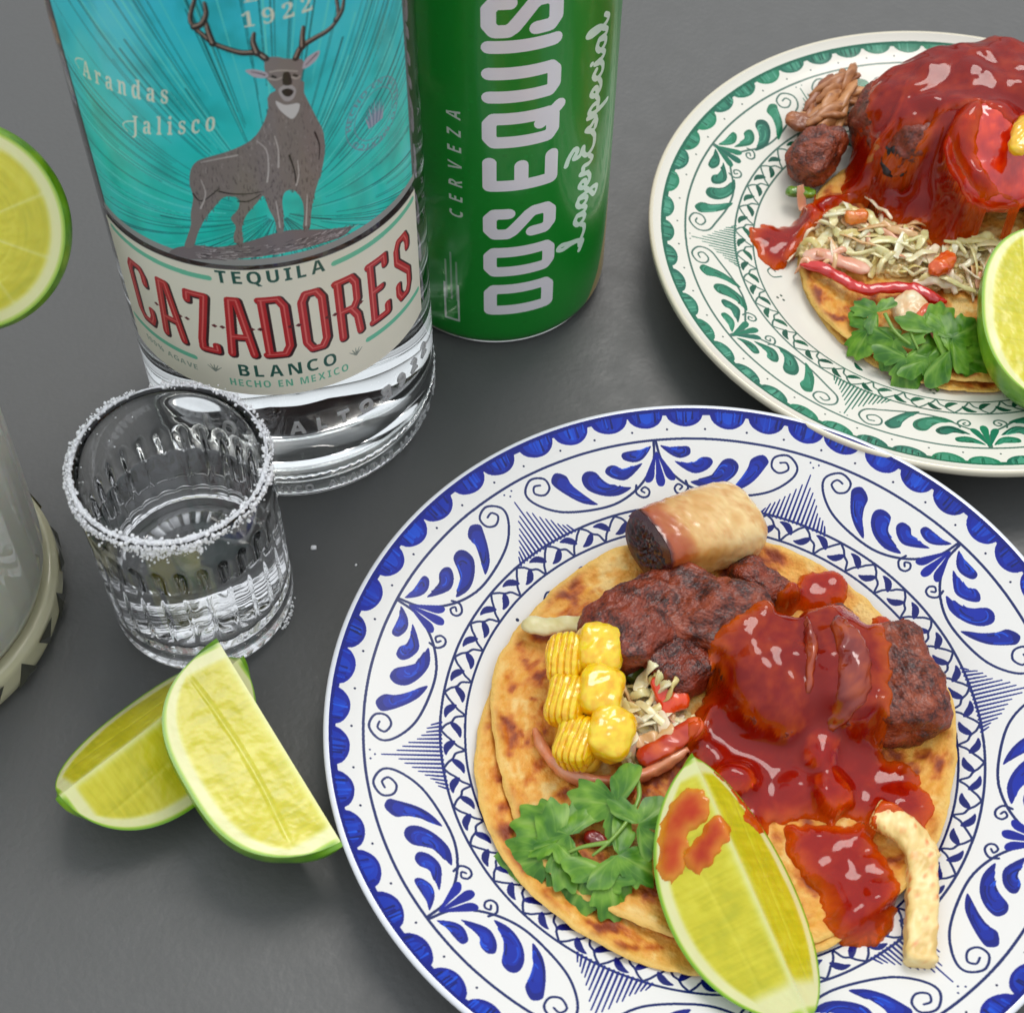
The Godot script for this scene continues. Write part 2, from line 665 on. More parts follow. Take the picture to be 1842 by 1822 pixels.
func build_plate(called: String, label: String, at: Vector3, r: float, thick: float, im: Image, edge: Color) -> void:
	var t := thing(called, label, "plate", at)
	var k := r / 109.5
	var prof := [Vector2(0.01, 6.0)]
	for q in [[20, 6.0], [40, 6.0], [55, 6.0], [60, 6.3], [64, 7.4], [68, 9.1], [72, 10.5], [80, 12.8], [90, 15.6], [98, 17.9], [104, 19.6], [106.6, 20.9], [108.0, 21.8]]:
		prof.append(Vector2(q[0] * k, q[1]))
	var m := picture(im, 0.16, 0.2)
	m.metallic_specular = 0.4
	var top := lathe(prof, 220, Vector2.ZERO, 222.0 * k)
	for i in top.v.size():
		top.v[i] += at
	flip_up(top)
	commit("painted_face", top, m, t, at)
	var low := [Vector2(108.0 * k, 21.8), Vector2(108.9 * k, 21.9), Vector2(109.5 * k, 21.3), Vector2(109.5 * k, 20.6 - thick * 0.5), Vector2(108.4 * k, 19.6 - thick), Vector2(104 * k, 17.4 - thick), Vector2(92 * k, 13.6 - thick), Vector2(76 * k, 8.8 - thick * 0.6), Vector2(66 * k, 5.4), Vector2(58 * k, 3.4), Vector2(53 * k, 2.4), Vector2(51.5 * k, 0.4), Vector2(50.5 * k, 0.0), Vector2(48.0 * k, 0.0), Vector2(47.0 * k, 0.6), Vector2(46.0 * k, 2.6), Vector2(20.0 * k, 3.0), Vector2(0.01, 3.0)]
	var under := lathe(low, 220)
	for i in under.v.size():
		under.v[i] += at
	outward(under, at + Vector3(0, 11, 0))
	commit("rim_and_foot", under, mat(edge, 0.2, 0.4), t, at)

# turns a sheet's faces upwards
func flip_up(s: Shape) -> void:
	var y := 0.0
	for k in range(0, s.i.size(), 3):
		y += (s.v[s.i[k + 2]] - s.v[s.i[k]]).cross(s.v[s.i[k + 1]] - s.v[s.i[k]]).y
	if y < 0.0:
		reverse(s)

func outward(s: Shape, c: Vector3) -> void:
	var y := 0.0
	for k in range(0, s.i.size(), 3):
		var a := s.v[s.i[k]]
		y += (s.v[s.i[k + 2]] - a).cross(s.v[s.i[k + 1]] - a).dot(a - c)
	if y < 0.0:
		reverse(s)

func reverse(s: Shape) -> void:
	for k in range(0, s.i.size(), 3):
		var x := s.i[k]
		s.i[k] = s.i[k + 1]
		s.i[k + 1] = x

func build_plates() -> void:
	var blue := plate_picture(Color(0.07, 0.13, 0.36), Color(0.0, 0.085, 0.54), Color(0.05, 0.27, 0.76), 142.7, Color(0.885, 0.88, 0.865), 108.0, 0.0)
	build_plate("blue_plate", "white ceramic plate hand painted in cobalt blue with scalloped rim, nearest the camera", Vector3.ZERO, 109.3, 0.0, blue, Color(0.88, 0.89, 0.91))
	var green := plate_picture(Color(0.30, 0.43, 0.38), Color(0.13, 0.45, 0.34), Color(0.30, 0.60, 0.49), 150.0, Color(0.90, 0.89, 0.84), 105.0, 1.0)
	build_plate("green_plate", "white ceramic plate hand painted in green with scalloped rim, behind the blue plate", GREEN_AT, 104.7, 1.6, green, Color(0.86, 0.83, 0.74))

# ---------------------------------------------------------------- bottle
const BOTTLE := Vector2(-130.0, -131.4)

# a sheet of print lying on the bottle's or can's wall; s runs round it in millimetres from the side facing +z
func wrap_sheet(c: Vector2, r: float, s0: float, s1: float, low: Callable, high: Callable, r0: float) -> Shape:
	var pos := func(u: float, w: float) -> Vector3:
		var sx := lerpf(s0, s1, u)
		var a := sx / r0
		var y := lerpf(low.call(sx), high.call(sx), w)
		return Vector3(c.x + sin(a) * r, y, c.y + cos(a) * r)
	var y0 := 1e9
	var y1 := -1e9
	for k in 41:
		var sx := lerpf(s0, s1, k / 40.0)
		y0 = minf(y0, low.call(sx))
		y1 = maxf(y1, high.call(sx))
	var uvf := func(u: float, _w: float, p: Vector3) -> Vector2:
		return Vector2(u, 1.0 - (p.y - y0) / (y1 - y0))
	var sh := grid(80, 12, pos, null, false, false, uvf)
	outward(sh, Vector3(c.x, 0, c.y))
	return sh

func build_bottle() -> void:
	var at := Vector3(BOTTLE.x, 0, BOTTLE.y)
	var t := thing("tequila_bottle", "clear glass liquor bottle with teal stag label and red lettering on cream", "bottle", at)
	var g := glass(0.048, Color(0.985, 0.995, 0.99))
	# outside wall, foot with a punt, shoulder and neck
	var prof := [Vector2(0.01, 9.0), Vector2(14, 8.4), Vector2(28, 5.4), Vector2(35, 1.8), Vector2(38, 0.3), Vector2(40.5, 0.0), Vector2(43.5, 0.4), Vector2(45.8, 2.6), Vector2(46.5, 6.0), Vector2(46.5, 8.5), Vector2(45.7, 9.6), Vector2(46.5, 11.0), Vector2(46.5, 40), Vector2(46.5, 120), Vector2(46.5, 205), Vector2(45.0, 216), Vector2(40, 228), Vector2(30, 240), Vector2(19, 250), Vector2(15.5, 262), Vector2(15.0, 290), Vector2(0.01, 290)]
	var s := lathe(eased(prof, 4, 0.32), 160, BOTTLE)
	outward(s, at + Vector3(0, 100, 0))
	commit("glass_wall", s, g, t, at)
	# inside of the wall: glass meets spirit, which bends light the other way
	var inside := [Vector2(0.01, 22.0), Vector2(16, 20.5), Vector2(30, 17.6), Vector2(39, 16.8), Vector2(42.4, 19.5), Vector2(43.2, 26), Vector2(43.2, 110), Vector2(43.2, 196), Vector2(30, 212), Vector2(0.01, 212)]
	var si := lathe(eased(inside, 4, 0.3), 140, BOTTLE)
	outward(si, at + Vector3(0, 100, 0))
	reverse(si)
	var sp := glass(0.0105)
	commit("inner_wall", si, sp, t, at)
	var cap := lathe(eased([Vector2(0.01, 322), Vector2(18, 322), Vector2(19, 319), Vector2(19, 291), Vector2(0.01, 291)], 3, 0.2), 60, BOTTLE)
	outward(cap, at + Vector3(0, 305, 0))
	commit("cap", cap, mat(Color(0.06, 0.38, 0.36), 0.35), t, at)
	# printed papers
	var teal := wrap_sheet(BOTTLE, 46.75, -46.0, 59.5, func(_s): return 109.5, func(_s): return 214.0, 46.5)
	commit("stag_label", teal, picture(stag_picture(), 0.42, 0.25), t, at)
	var cream := wrap_sheet(BOTTLE, 46.8, -47.0, 59.0, func(x): return 55.0 + 1.2 * pow(absf(x - 6.0) / 53.0, 4.0), func(x): return 107.8 - 1.6 * pow(absf(x - 6.0) / 53.0, 2.0), 46.5)
	commit("name_label", cream, picture(name_picture(), 0.5, 0.2), t, at)
	# the rear label, whose maroon back shows through the spirit
	var rear := wrap_sheet(BOTTLE, 46.75, 105.0, 187.0, func(_s): return 34.0, func(_s): return 150.0, 46.5)
	commit("rear_label", rear, mat(Color(0.44, 0.30, 0.28), 0.5), t, at)
	# paper backs seen through the spirit
	for sheet in [[teal, "stag_label_back"], [cream, "name_label_back"]]:
		var b: Shape = Shape.new()
		b.v = sheet[0].v.duplicate()
		b.i = sheet[0].i.duplicate()
		for k in b.v.size():
			var d := Vector2(b.v[k].x, b.v[k].z) - BOTTLE
			d *= 46.62 / d.length()
			b.v[k] = Vector3(BOTTLE.x + d.x, b.v[k].y, BOTTLE.y + d.y)
		reverse(b)
		commit(sheet[1], b, mat(Color(0.55, 0.56, 0.55), 0.6), t, at)
	# letters and dashes standing proud of the glass near the foot
	var frost := glass(0.05, Color(0.99, 1, 0.995))
	frost.roughness = 0.5
	frost.albedo_color = Color(0.9, 0.9, 0.9, 0.45)
	for w in [["LOS", -20.0, 0.55], ["ALTOS", 5.6, 0.55], ["1922", 36.8, 0.52]]:
		commit("raised_lettering", relief(letters(w[0], true, false, w[2]), BOTTLE, 46.5, w[1], 36.0, 5.2, 0.8), frost, t, at)
	commit("foot_lettering", relief(letters("HECHO EN MEXICO  ARANDAS JALISCO  750 ML", true, false, 0.16), BOTTLE, 46.4, -36.0, 4.6, 3.2, 0.35), frost, t, at)
	# knurled ring above the foot
	var kn := func(u: float, w: float) -> Vector3:
		var a := u * TAU
		var b := w * PI
		var k := 0.55 + 0.45 * absf(sin(a * 46.0)) + 0.25 * fine.get_noise_2d(a * 30.0, w)
		return Vector3(BOTTLE.x + cos(a) * (46.2 + 0.75 * k * sin(b)), 13.4 - 1.1 * cos(b), BOTTLE.y + sin(a) * (46.2 + 0.75 * k * sin(b)))
	var ks := grid(460, 6, kn, null, false, true)
	outward(ks, at)
	commit("knurled_ring", ks, g, t, at)

# letters bent round a cylinder as low relief
func relief(l: Array, c: Vector2, r: float, s0: float, y0: float, h: float, proud: float) -> Shape:
	var s := Shape.new()
	var t: Array = l[0]
	var put := func(q: Vector2, out: float) -> Vector3:
		var a := (s0 + q.x * h) / r
		return Vector3(c.x + sin(a) * (r + out), y0 + (q.y - l[2]) * h, c.y + cos(a) * (r + out))
	var edges := {}
	for k in range(0, t.size() - 2, 3):
		for e in 3:
			var a: Vector2 = t[k + e]
			var b: Vector2 = t[k + (e + 1) % 3]
			var ka := Vector2i((a * 1000).round())
			var kb := Vector2i((b * 1000).round())
			if edges.has([kb, ka]):
				edges.erase([kb, ka])
			else:
				edges[[ka, kb]] = [a, b]
		for layer in 2:
			var n := s.v.size()
			var out := proud if layer == 0 else 0.05
			for e in 3:
				s.v.append(put.call(t[k + e], out))
			var w := (s.v[n + 2] - s.v[n]).cross(s.v[n + 1] - s.v[n])
			var rad := s.v[n] - Vector3(c.x, s.v[n].y, c.y)
			var ok := (w.dot(rad) > 0.0) == (layer == 0)
			s.i.append_array(PackedInt32Array([n, n + 1, n + 2] if ok else [n, n + 2, n + 1]))
	for e in edges.values():
		var n := s.v.size()
		s.v.append_array(PackedVector3Array([put.call(e[0], proud), put.call(e[1], proud), put.call(e[0], 0.05), put.call(e[1], 0.05)]))
		s.i.append_array(PackedInt32Array([n, n + 2, n + 1, n + 1, n + 2, n + 3]))
	return s

func stag_picture() -> Image:
	var k := 9.6
	var wd := 105.5
	var ht := 104.5
	var im := Image.create(int(wd * k), int(ht * k), false, Image.FORMAT_RGB8)
	var px := func(q: Vector2) -> Vector2:
		return Vector2((q.x + 46.0) * k, (214.0 - q.y) * k)
	var tr := func(a: Array) -> PackedVector2Array:
		var out := PackedVector2Array()
		for q in v2(a):
			out.append(px.call(q))
		return out
	# teal ground, bluer towards the top
	for y in im.get_height():
		var f := float(y) / im.get_height()
		for x8 in range(0, im.get_width(), 8):
			var c := Color(0.26, 0.86, 0.99).lerp(Color(0.10, 0.86, 0.79), clampf(f * 1.25, 0, 1))
			var n := noise.get_noise_2d(x8 * 0.006, y * 0.006)
			c = c.lerp(Color(0.34, 0.90, 0.92), clampf(n * 0.7, 0, 0.5)).lerp(Color(0.05, 0.60, 0.58), clampf(-n * 0.6, 0, 0.4))
			im.fill_rect(Rect2i(x8, y, 8, 1), c)
	# engraved rays
	var hub: Vector2 = px.call(Vector2(12, 128))
	for i in 260:
		var a := rng.randf_range(-PI, PI)
		var d := Vector2.from_angle(a)
		var r0 := rng.randf_range(60, 420)
		var r1 := r0 + rng.randf_range(160, 900)
		var dark := rng.randf() < 0.6
		var c := Color(0.03, 0.47, 0.48) if dark else Color(0.40, 0.93, 0.90)
		stroke(im, PackedVector2Array([hub + d * r0, hub + d * (r0 + r1) * 0.5, hub + d * r1]), rng.randf_range(0.8, 1.8), rng.randf_range(2.0, 5.6), c)
	for i in 46:
		var d := Vector2.from_angle(rng.randf_range(0.2, 1.5) if i % 2 == 0 else rng.randf_range(1.7, 3.0))
		stroke(im, PackedVector2Array([hub + d * 30, hub + d * rng.randf_range(150, 520)]), 1.0, 2.2, Color(0.02, 0.42, 0.42))
	# silver border and ground
	var silver := Color(0.62, 0.62, 0.61)
	im.fill_rect(Rect2i(0, 0, 12, im.get_height()), Color(0.12, 0.17, 0.17))
	im.fill_rect(Rect2i(im.get_width() - 14, 0, 14, im.get_height()), Color(0.33, 0.36, 0.37))
	var floor_pts := PackedVector2Array()
	for i in 41:
		var sx := lerpf(-46.0, 59.5, i / 40.0)
		floor_pts.append(px.call(Vector2(sx, 111.9)))
	floor_pts.append(px.call(Vector2(59.5, 108)))
	floor_pts.append(px.call(Vector2(-46, 108)))
	fill(im, floor_pts, silver)
	var rock := smooth2(tr.call([-20.2, 108.9, -17.7, 112.4, -11.9, 115.5, -5.2, 116.2, 0.4, 117.6, 5.3, 119.2, 9.9, 120.5, 14.4, 120.7, 20.1, 118.9, 26.1, 116.3, 31.1, 114.1, 28.6, 112.2, 22.2, 112.8, 16.1, 113.0, 9.0, 112.9, 0.7, 112.2, -8.6, 110.9, -15.7, 109.2]), 4, true)
	fill(im, rock, Color(0.50, 0.46, 0.47))
	for i in 420:
		var q: Vector2 = px.call(Vector2(rng.randf_range(-12, 40), rng.randf_range(110.4, 116.6)))
		if Geometry2D.is_point_in_polygon(q, rock):
			stroke(im, PackedVector2Array([q, q + Vector2(rng.randf_range(6, 26), rng.randf_range(-5, 2))]), 1.2, 2.6, Color(0.20, 0.18, 0.19).lerp(Color(0.85, 0.82, 0.82), rng.randf()))
	# the stag
	var coat := Color(0.54, 0.50, 0.485)
	var body := smooth2(tr.call([14.3, 166.3, 13.3, 161.7, 11.4, 157.2, 8.3, 153.1, 3.2, 150.3, -2.4, 148.1, -6.0, 146.2, -8.1, 143.0, -9.2, 137.9, -9.0, 133.4, -10.6, 127.5, -11.3, 123.0, -13.4, 117.5, -14.5, 114.2, -12.0, 114.8, -9.7, 120.7, -6.9, 126.3, -3.6, 131.2, -0.7, 134.6, 2.6, 134.0, 2.1, 130.3, -0.2, 127.1, 0.7, 124.1, -0.4, 120.5, -0.2, 118.0, 1.8, 118.1, 2.1, 123.2, 3.8, 127.9, 7.0, 132.0, 9.0, 134.2, 9.7, 129.7, 10.8, 125.1, 10.9, 120.9, 12.5, 120.5, 13.1, 125.5, 13.4, 131.4, 14.7, 134.5, 17.0, 133.8, 18.5, 129.7, 18.4, 124.6, 17.7, 120.1, 19.5, 119.6, 20.5, 125.5, 22.2, 131.7, 24.9, 138.8, 26.2, 144.7, 26.2, 150.2, 25.0, 154.7, 23.6, 159.8, 22.5, 164.0, 22.3, 167.8]), 3, true)
	fill(im, body, coat)
	var head := smooth2(tr.call([14.4, 176.7, 16.9, 176.6, 19.1, 175.4, 23.2, 173.6, 22.7, 169.8, 21.6, 166.6, 19.9, 163.4, 18.3, 162.6, 16.9, 163.7, 15.8, 167.0, 14.2, 170.3, 13.9, 173.3]), 4, true)
	fill(im, head, coat.lightened(0.04))
	for i in 2200:
		var q: Vector2 = px.call(Vector2(rng.randf_range(-8, 34), rng.randf_range(112, 163)))
		if Geometry2D.is_point_in_polygon(q, body):
			var f := clampf((q.y - px.call(Vector2(0, 150)).y) / 330.0, 0.0, 1.0)
			var c := coat.lerp(Color(0.80, 0.77, 0.75), rng.randf() * 0.7 * (1.0 - f)).lerp(Color(0.14, 0.12, 0.12), rng.randf() * (0.45 + 0.4 * f))
			var d := Vector2(rng.randf_range(-5, 3), rng.randf_range(7, 20))
			stroke(im, PackedVector2Array([q, q + d * 0.8]), 1.2, 2.2, c)
	# belly, inner legs and chest modelling, drawn as the print draws them
	for a in [[-2.0, 136.4, 1.3, 135.6, 5.5, 135.4, 8.9, 135.7], [16.8, 146.0, 17.5, 141.0, 17.6, 136.0], [24.0, 150.8, 24.8, 146.1, 24.2, 141.6], [-8.8, 134.7, -6.9, 132.5, -1.9, 137.2], [2.4, 133.0, 5.2, 132.9, 8.5, 135.0]]:
		stroke(im, smooth2(tr.call(a), 4), 5.0, 2.0, Color(0.13, 0.11, 0.11))
	for a in [[9.4, 152.6, 11.4, 149.1, 11.3, 143.5, 10.4, 138.7], [-5.2, 145.9, -0.7, 147.4, 4.2, 148.5], [18.7, 143.8, 18.5, 139.0, 17.5, 135.6], [-6.0, 140.1, -5.5, 135.2, -7.6, 129.8], [13.9, 153.2, 14.3, 148.4, 13.7, 142.9], [11.8, 131.8, 11.9, 127.5, 11.8, 122.3], [20.0, 131.7, 19.4, 126.8, 18.6, 121.0]]:
		stroke(im, smooth2(tr.call(a), 4), 2.0, 4.5, Color(0.78, 0.75, 0.73))
	fill(im, smooth2(tr.call([15.4, 163.8, 17.6, 161.9, 20.9, 161.3, 20.5, 158.9, 18.8, 157.1, 17.0, 159.2, 15.8, 161.4]), 4, true), Color(0.86, 0.85, 0.84))
	fill(im, smooth2(tr.call([16.4, 166.7, 17.7, 167.8, 19.7, 167.3, 20.6, 165.4, 19.7, 163.2, 18.3, 162.8, 17.1, 163.8]), 4, true), Color(0.72, 0.70, 0.70))
	fill(im, smooth2(tr.call([17.2, 166.4, 18.7, 166.6, 20.0, 165.4, 19.3, 164.3, 18.4, 164.2, 17.5, 165.0]), 4, true), Color(0.10, 0.09, 0.10))
	fill(im, smooth2(tr.call([18.1, 171.4, 19.6, 171.1, 19.8, 167.6, 17.7, 168.1]), 3, true), Color(0.17, 0.15, 0.15))
	for a in [[14.5, 170.8, 16.2, 170.0, 17.7, 170.3], [20.0, 169.6, 21.1, 168.8, 22.1, 169.2], [15.0, 172.6, 17.6, 172.4, 21.6, 170.8]]:
		stroke(im, smooth2(tr.call(a), 4), 4.0, 2.5, Color(0.78, 0.74, 0.70))
	for a in [[15.4, 171.3, 16.2, 170.7], [20.6, 170.0, 21.4, 169.4]]:
		stroke(im, tr.call(a), 6.0, 5.0, Color(0.05, 0.05, 0.05))
	fill(im, smooth2(tr.call([9.4, 174.3, 11.5, 174.2, 14.2, 172.7, 14.2, 171.2, 11.7, 171.7, 10.2, 173.0]), 4, true), Color(0.78, 0.74, 0.78))
	fill(im, smooth2(tr.call([22.9, 171.0, 23.9, 173.5, 26.3, 174.4, 27.8, 174.3, 27.0, 172.6, 25.1, 171.3]), 4, true), Color(0.78, 0.74, 0.78))
	for a in [[10.6, 173.7, 12.2, 173.0, 13.8, 172.0], [23.7, 171.7, 25.3, 172.8, 26.9, 173.8]]:
		stroke(im, smooth2(tr.call(a), 3), 2.0, 4.0, Color(0.42, 0.36, 0.38))
	for a in [[14.5, 176.7, 12.6, 178.8, 9.3, 179.4, 6.2, 180.9, 3.2, 182.8, 1.3, 185.1, -0.4, 187.3, -1.0, 189.3, -0.3, 191.9, 0.9, 195.0], [3.1, 182.6, 2.6, 185.9, 2.6, 188.3], [-0.4, 187.3, 1.5, 188.3, 2.8, 190.9, 2.9, 193.9], [12.7, 178.6, 12.2, 181.9, 12.7, 184.3], [21.6, 174.7, 23.3, 177.3, 26.8, 178.4, 30.2, 178.9, 32.8, 180.2, 33.8, 182.4, 33.6, 186.3], [23.5, 177.2, 23.8, 180.0, 24.3, 182.6], [33.1, 180.7, 34.9, 182.5, 35.7, 185.2]]:
		var p := smooth2(tr.call(a), 5)
		stroke(im, p, 17.0, 9.0, Color(0.20, 0.17, 0.16))
		var q := PackedVector2Array()
		for v in p:
			q.append(v + Vector2(-2, -3))
		stroke(im, q, 5.5, 3.0, Color(0.66, 0.58, 0.52))
	# writing
	var cream := Color(0.92, 0.95, 0.86)
	var year := letters("1922", true, true, 0.32)
	print_text(im, year, cream, func(q): return px.call(Vector2(10.5 + q.x * 4.2, 186.3 + (q.y - year[2]) * 4.2)))
	var est := letters("EST.", true, true, 0.3)
	print_text(im, est, cream, func(q): return px.call(Vector2(11.5 + q.x * 3.8, 193.0 + (q.y - est[2]) * 3.8)))
	var script := [["Arandas", -36.5, 161.5, 0.08, 26.0], ["Jalisco", -23.0, 149.0, 0.26, 22.5]]
	for row in script:
		var l := letters(row[0], true, true, 0.34)
		print_text(im, l, cream, func(q): return px.call(Vector2(row[1] + q.x / l[1] * row[4] + (q.y - l[2]) * 1.1, row[2] + (q.y - l[2]) * 5.8 + q.x / l[1] * row[4] * row[3])))
		# long entry strokes of the hand
		var a: Vector2 = px.call(Vector2(row[1] - 1.2, row[2] + 1.4))
		stroke(im, smooth2(PackedVector2Array([a, a + Vector2(-10, -16), a + Vector2(6, -34), a + Vector2(30, -44)]), 4), 2.5, 3.5, cream)
	# round seal with an agave
	var seal := Color(0.47, 0.62, 0.68)
	var sc: Vector2 = px.call(Vector2(42.5, 146.0))
	for rr in [96.0, 70.0]:
		var p := PackedVector2Array()
		for i in 61:
			p.append(sc + Vector2.from_angle(TAU * i / 60.0) * rr)
		stroke(im, p, 2.6, 2.6, seal)
	var around_text := letters("HECHO EN JALISCO MEXICO", true, false, 0.12)
	print_text(im, around_text, seal, func(q):
		var a: float = -PI + q.x / around_text[1] * TAU * 0.92
		return sc + Vector2.from_angle(a) * (75.0 + (q.y - around_text[2]) * 15.0))
	for i in 9:
		var a := -PI / 2 + (i - 4) * 0.24
		var tip := sc + Vector2(cos(a) * 44, 26 + sin(a) * 74)
		var b := sc + Vector2((i - 4) * 5.0, 30)
		fill(im, PackedVector2Array([b + Vector2(-6, 0), tip, b + Vector2(6, 0)]), Color(0.66, 0.68, 0.76) if i % 2 == 0 else Color(0.48, 0.55, 0.66))
	return im

func name_picture() -> Image:
	var k := 9.6
	var wd := 106.0
	var ht := 52.8
	var im := Image.create(int(wd * k), int(ht * k), false, Image.FORMAT_RGB8)
	im.fill(Color(0.95, 0.94, 0.86))
	var px := func(x: float, y: float) -> Vector2:
		return Vector2((x + 47.0) * k, (107.8 - y) * k)
	var mint := Color(0.44, 0.80, 0.66)
	for bar in [[-44.0, 104.0, -9.5, 103.6], [25.0, 103.8, 57.0, 104.0], [33.0, 67.2, 57.0, 67.2], [-45.0, 67.2, -19.5, 67.2]]:
		stroke(im, PackedVector2Array([px.call(bar[0], bar[1]), px.call(bar[2], bar[3])]), 1.9 * k, 1.9 * k, mint)
	var dark := Color(0.13, 0.36, 0.31)
	var tq := letters("TEQUILA", true, false, 0.22)
	print_text(im, tq, dark, func(q): return px.call(-7.4 + q.x / tq[1] * 29.6, 101.3 + (q.y - tq[2]) * 4.7))
	var bl := letters("BLANCO", true, false, 0.24)
	print_text(im, bl, dark, func(q): return px.call(-6.2 + q.x / bl[1] * 28.4, 63.4 + (q.y - bl[2]) * 5.0))
	var he := letters("HECHO EN MEXICO", true, false, 0.2)
	print_text(im, he, mint.darkened(0.06), func(q): return px.call(-9.5 + q.x / he[1] * 35.0, 58.6 + (q.y - he[2]) * 3.0))
	# little agave marks beside the lower line
	for cx in [-13.5, 28.5]:
		for i in 5:
			var a := -0.9 + i * 0.45
			stroke(im, PackedVector2Array([px.call(cx, 63.6), px.call(cx + sin(a) * 2.8, 64.2 + cos(a) * 2.4)]), 6.0, 1.5, Color(0.56, 0.60, 0.55))
	# small print at the lower left
	var sm := letters("100% AGAVE", true, false, 0.1)
	print_text(im, sm, Color(0.60, 0.68, 0.60), func(q): return px.call(-40.0 + q.x * 2.2, 61.4 + (q.y - sm[2]) * 2.2))
	# the tall red name, letter by letter; unit boxes 0..1
	var glyphs := {
		"C": [[[0.95, 0.74], [0.95, 0.88], [0.78, 1.0], [0.24, 1.0], [0.05, 0.88], [0.05, 0.12], [0.24, 0.0], [0.78, 0.0], [0.95, 0.12], [0.95, 0.26]]],
		"A": [[[0.0, 0.0], [0.30, 1.0], [0.62, 1.0], [1.0, 0.0]], [[0.10, 0.33], [0.88, 0.33]]],
		"Z": [[[0.0, 0.86], [0.06, 1.0], [0.88, 1.0], [0.60, 0.55], [0.34, 0.16], [0.30, 0.0], [1.0, 0.0], [1.0, 0.10]]],
		"D": [[[0.02, 0.0], [0.02, 1.0]], [[-0.08, 1.0], [0.72, 1.0], [0.95, 0.86], [0.95, 0.14], [0.72, 0.0], [-0.08, 0.0]]],
		"O": [[[0.26, 1.0], [0.74, 1.0], [0.95, 0.87], [0.95, 0.13], [0.74, 0.0], [0.26, 0.0], [0.05, 0.13], [0.05, 0.87], [0.26, 1.0]]],
		"R": [[[0.05, 0.0], [0.05, 1.0]], [[-0.05, 1.0], [0.72, 1.0], [0.92, 0.88], [0.92, 0.58], [0.72, 0.47], [0.05, 0.47]], [[0.58, 0.47], [0.86, 0.30], [0.95, 0.0]]],
		"E": [[[0.08, 0.0], [0.08, 1.0]], [[0.92, 0.86], [0.92, 1.0], [-0.04, 1.0]], [[0.08, 0.52], [0.62, 0.52]], [[-0.04, 0.0], [0.92, 0.0], [0.92, 0.14]]],
		"S": [[[0.92, 0.76], [0.92, 0.88], [0.74, 1.0], [0.26, 1.0], [0.06, 0.88], [0.06, 0.68], [0.92, 0.34], [0.92, 0.12], [0.74, 0.0], [0.26, 0.0], [0.06, 0.12], [0.06, 0.26]]],
	}
	var word := "CAZADORES"
	for pass_ in 3:
		for i in word.length():
			var x0 := -39.0 + 10.62 * i
			for line in glyphs[word[i]]:
				var p := PackedVector2Array()
				for q in line:
					var e := Vector2(0.45, -0.35) if pass_ == 0 else Vector2.ZERO
					p.append(px.call(x0 + q[0] * 6.4 + e.x, 73.0 + q[1] * 22.8 + e.y))
				var w: float = [3.0, 2.35, 0.5][pass_]
				stroke(im, p, w * k, w * k, [Color(0.22, 0.12, 0.13), Color(0.76, 0.15, 0.17), Color(0.88, 0.42, 0.40)][pass_])
			# spurs at mid height
			if pass_ == 1 and word[i] in "AZDOR":
				for sx in [-0.2, 1.1]:
					var c: Vector2 = px.call(x0 + 6.4 * sx, 84.0)
					fill(im, PackedVector2Array([c + Vector2(-9, 0), c + Vector2(0, -7), c + Vector2(9, 0), c + Vector2(0, 7)]), Color(0.40, 0.10, 0.12))
	return im

# ---------------------------------------------------------------- can
const CAN := Vector2(-64.0, -188.5)

func build_can() -> void:
	var at := Vector3(CAN.x, 0, CAN.y)
	var t := thing("beer_can", "tall green beer can with white sideways lettering, beside the bottle", "can", at)
	var r := 38.2
	# printed wall, unrolled: s from the side facing +z
	var wall := []
	for q in [[r - 2.6, 1.2], [r - 1.2, 2.4], [r - 0.3, 4.6], [r, 7.5], [r, 40.0], [r, 90.0], [r, 150.0], [r, 176.0]]:
		wall.append(Vector2(q[0], q[1]))
	wall = eased(wall, 3, 0.3)
	var s := Shape.new()
	var seg := 160
	for j in wall.size():
		for i in seg + 1:
			var a := -PI + TAU * i / seg
			s.v.append(Vector3(CAN.x + sin(a) * wall[j].x, wall[j].y, CAN.y + cos(a) * wall[j].x))
			s.uv.append(Vector2(float(i) / seg, 1.0 - wall[j].y / 176.0))
	for j in wall.size() - 1:
		for i in seg:
			var a := j * (seg + 1) + i
			s.i.append_array(PackedInt32Array([a, a + 1, a + seg + 1, a + 1, a + seg + 2, a + seg + 1]))
	outward(s, at)
	var m := picture(can_picture(), 0.34, 0.35)
	m.metallic = 0.1
	commit("printed_wall", s, m, t, at)
	var alu := mat(Color(0.80, 0.80, 0.79), 0.28)
	alu.metallic = 1.0
	var foot := lathe(eased([Vector2(r - 2.6, 1.4), Vector2(r - 1.9, 0.9), Vector2(r - 2.2, 0.3), Vector2(r - 4.0, 0.0), Vector2(r - 5.0, 0.0), Vector2(r - 6.5, 1.0), Vector2(r - 10.0, 5.0), Vector2(14, 10.0), Vector2(0.01, 11.0)], 3, 0.3), 100, CAN)
	outward(foot, at + Vector3(0, 40, 0))
	commit("foot_ring", foot, alu, t, at)
	var lid := lathe(eased([Vector2(r, 176), Vector2(r - 2, 180), Vector2(r - 7, 187), Vector2(r - 7, 189), Vector2(r - 8.5, 189), Vector2(r - 10, 184), Vector2(r - 13, 184), Vector2(0.01, 184.5)], 3, 0.25), 100, CAN)
	outward(lid, at + Vector3(0, 100, 0))
	commit("lid", lid, alu, t, at)

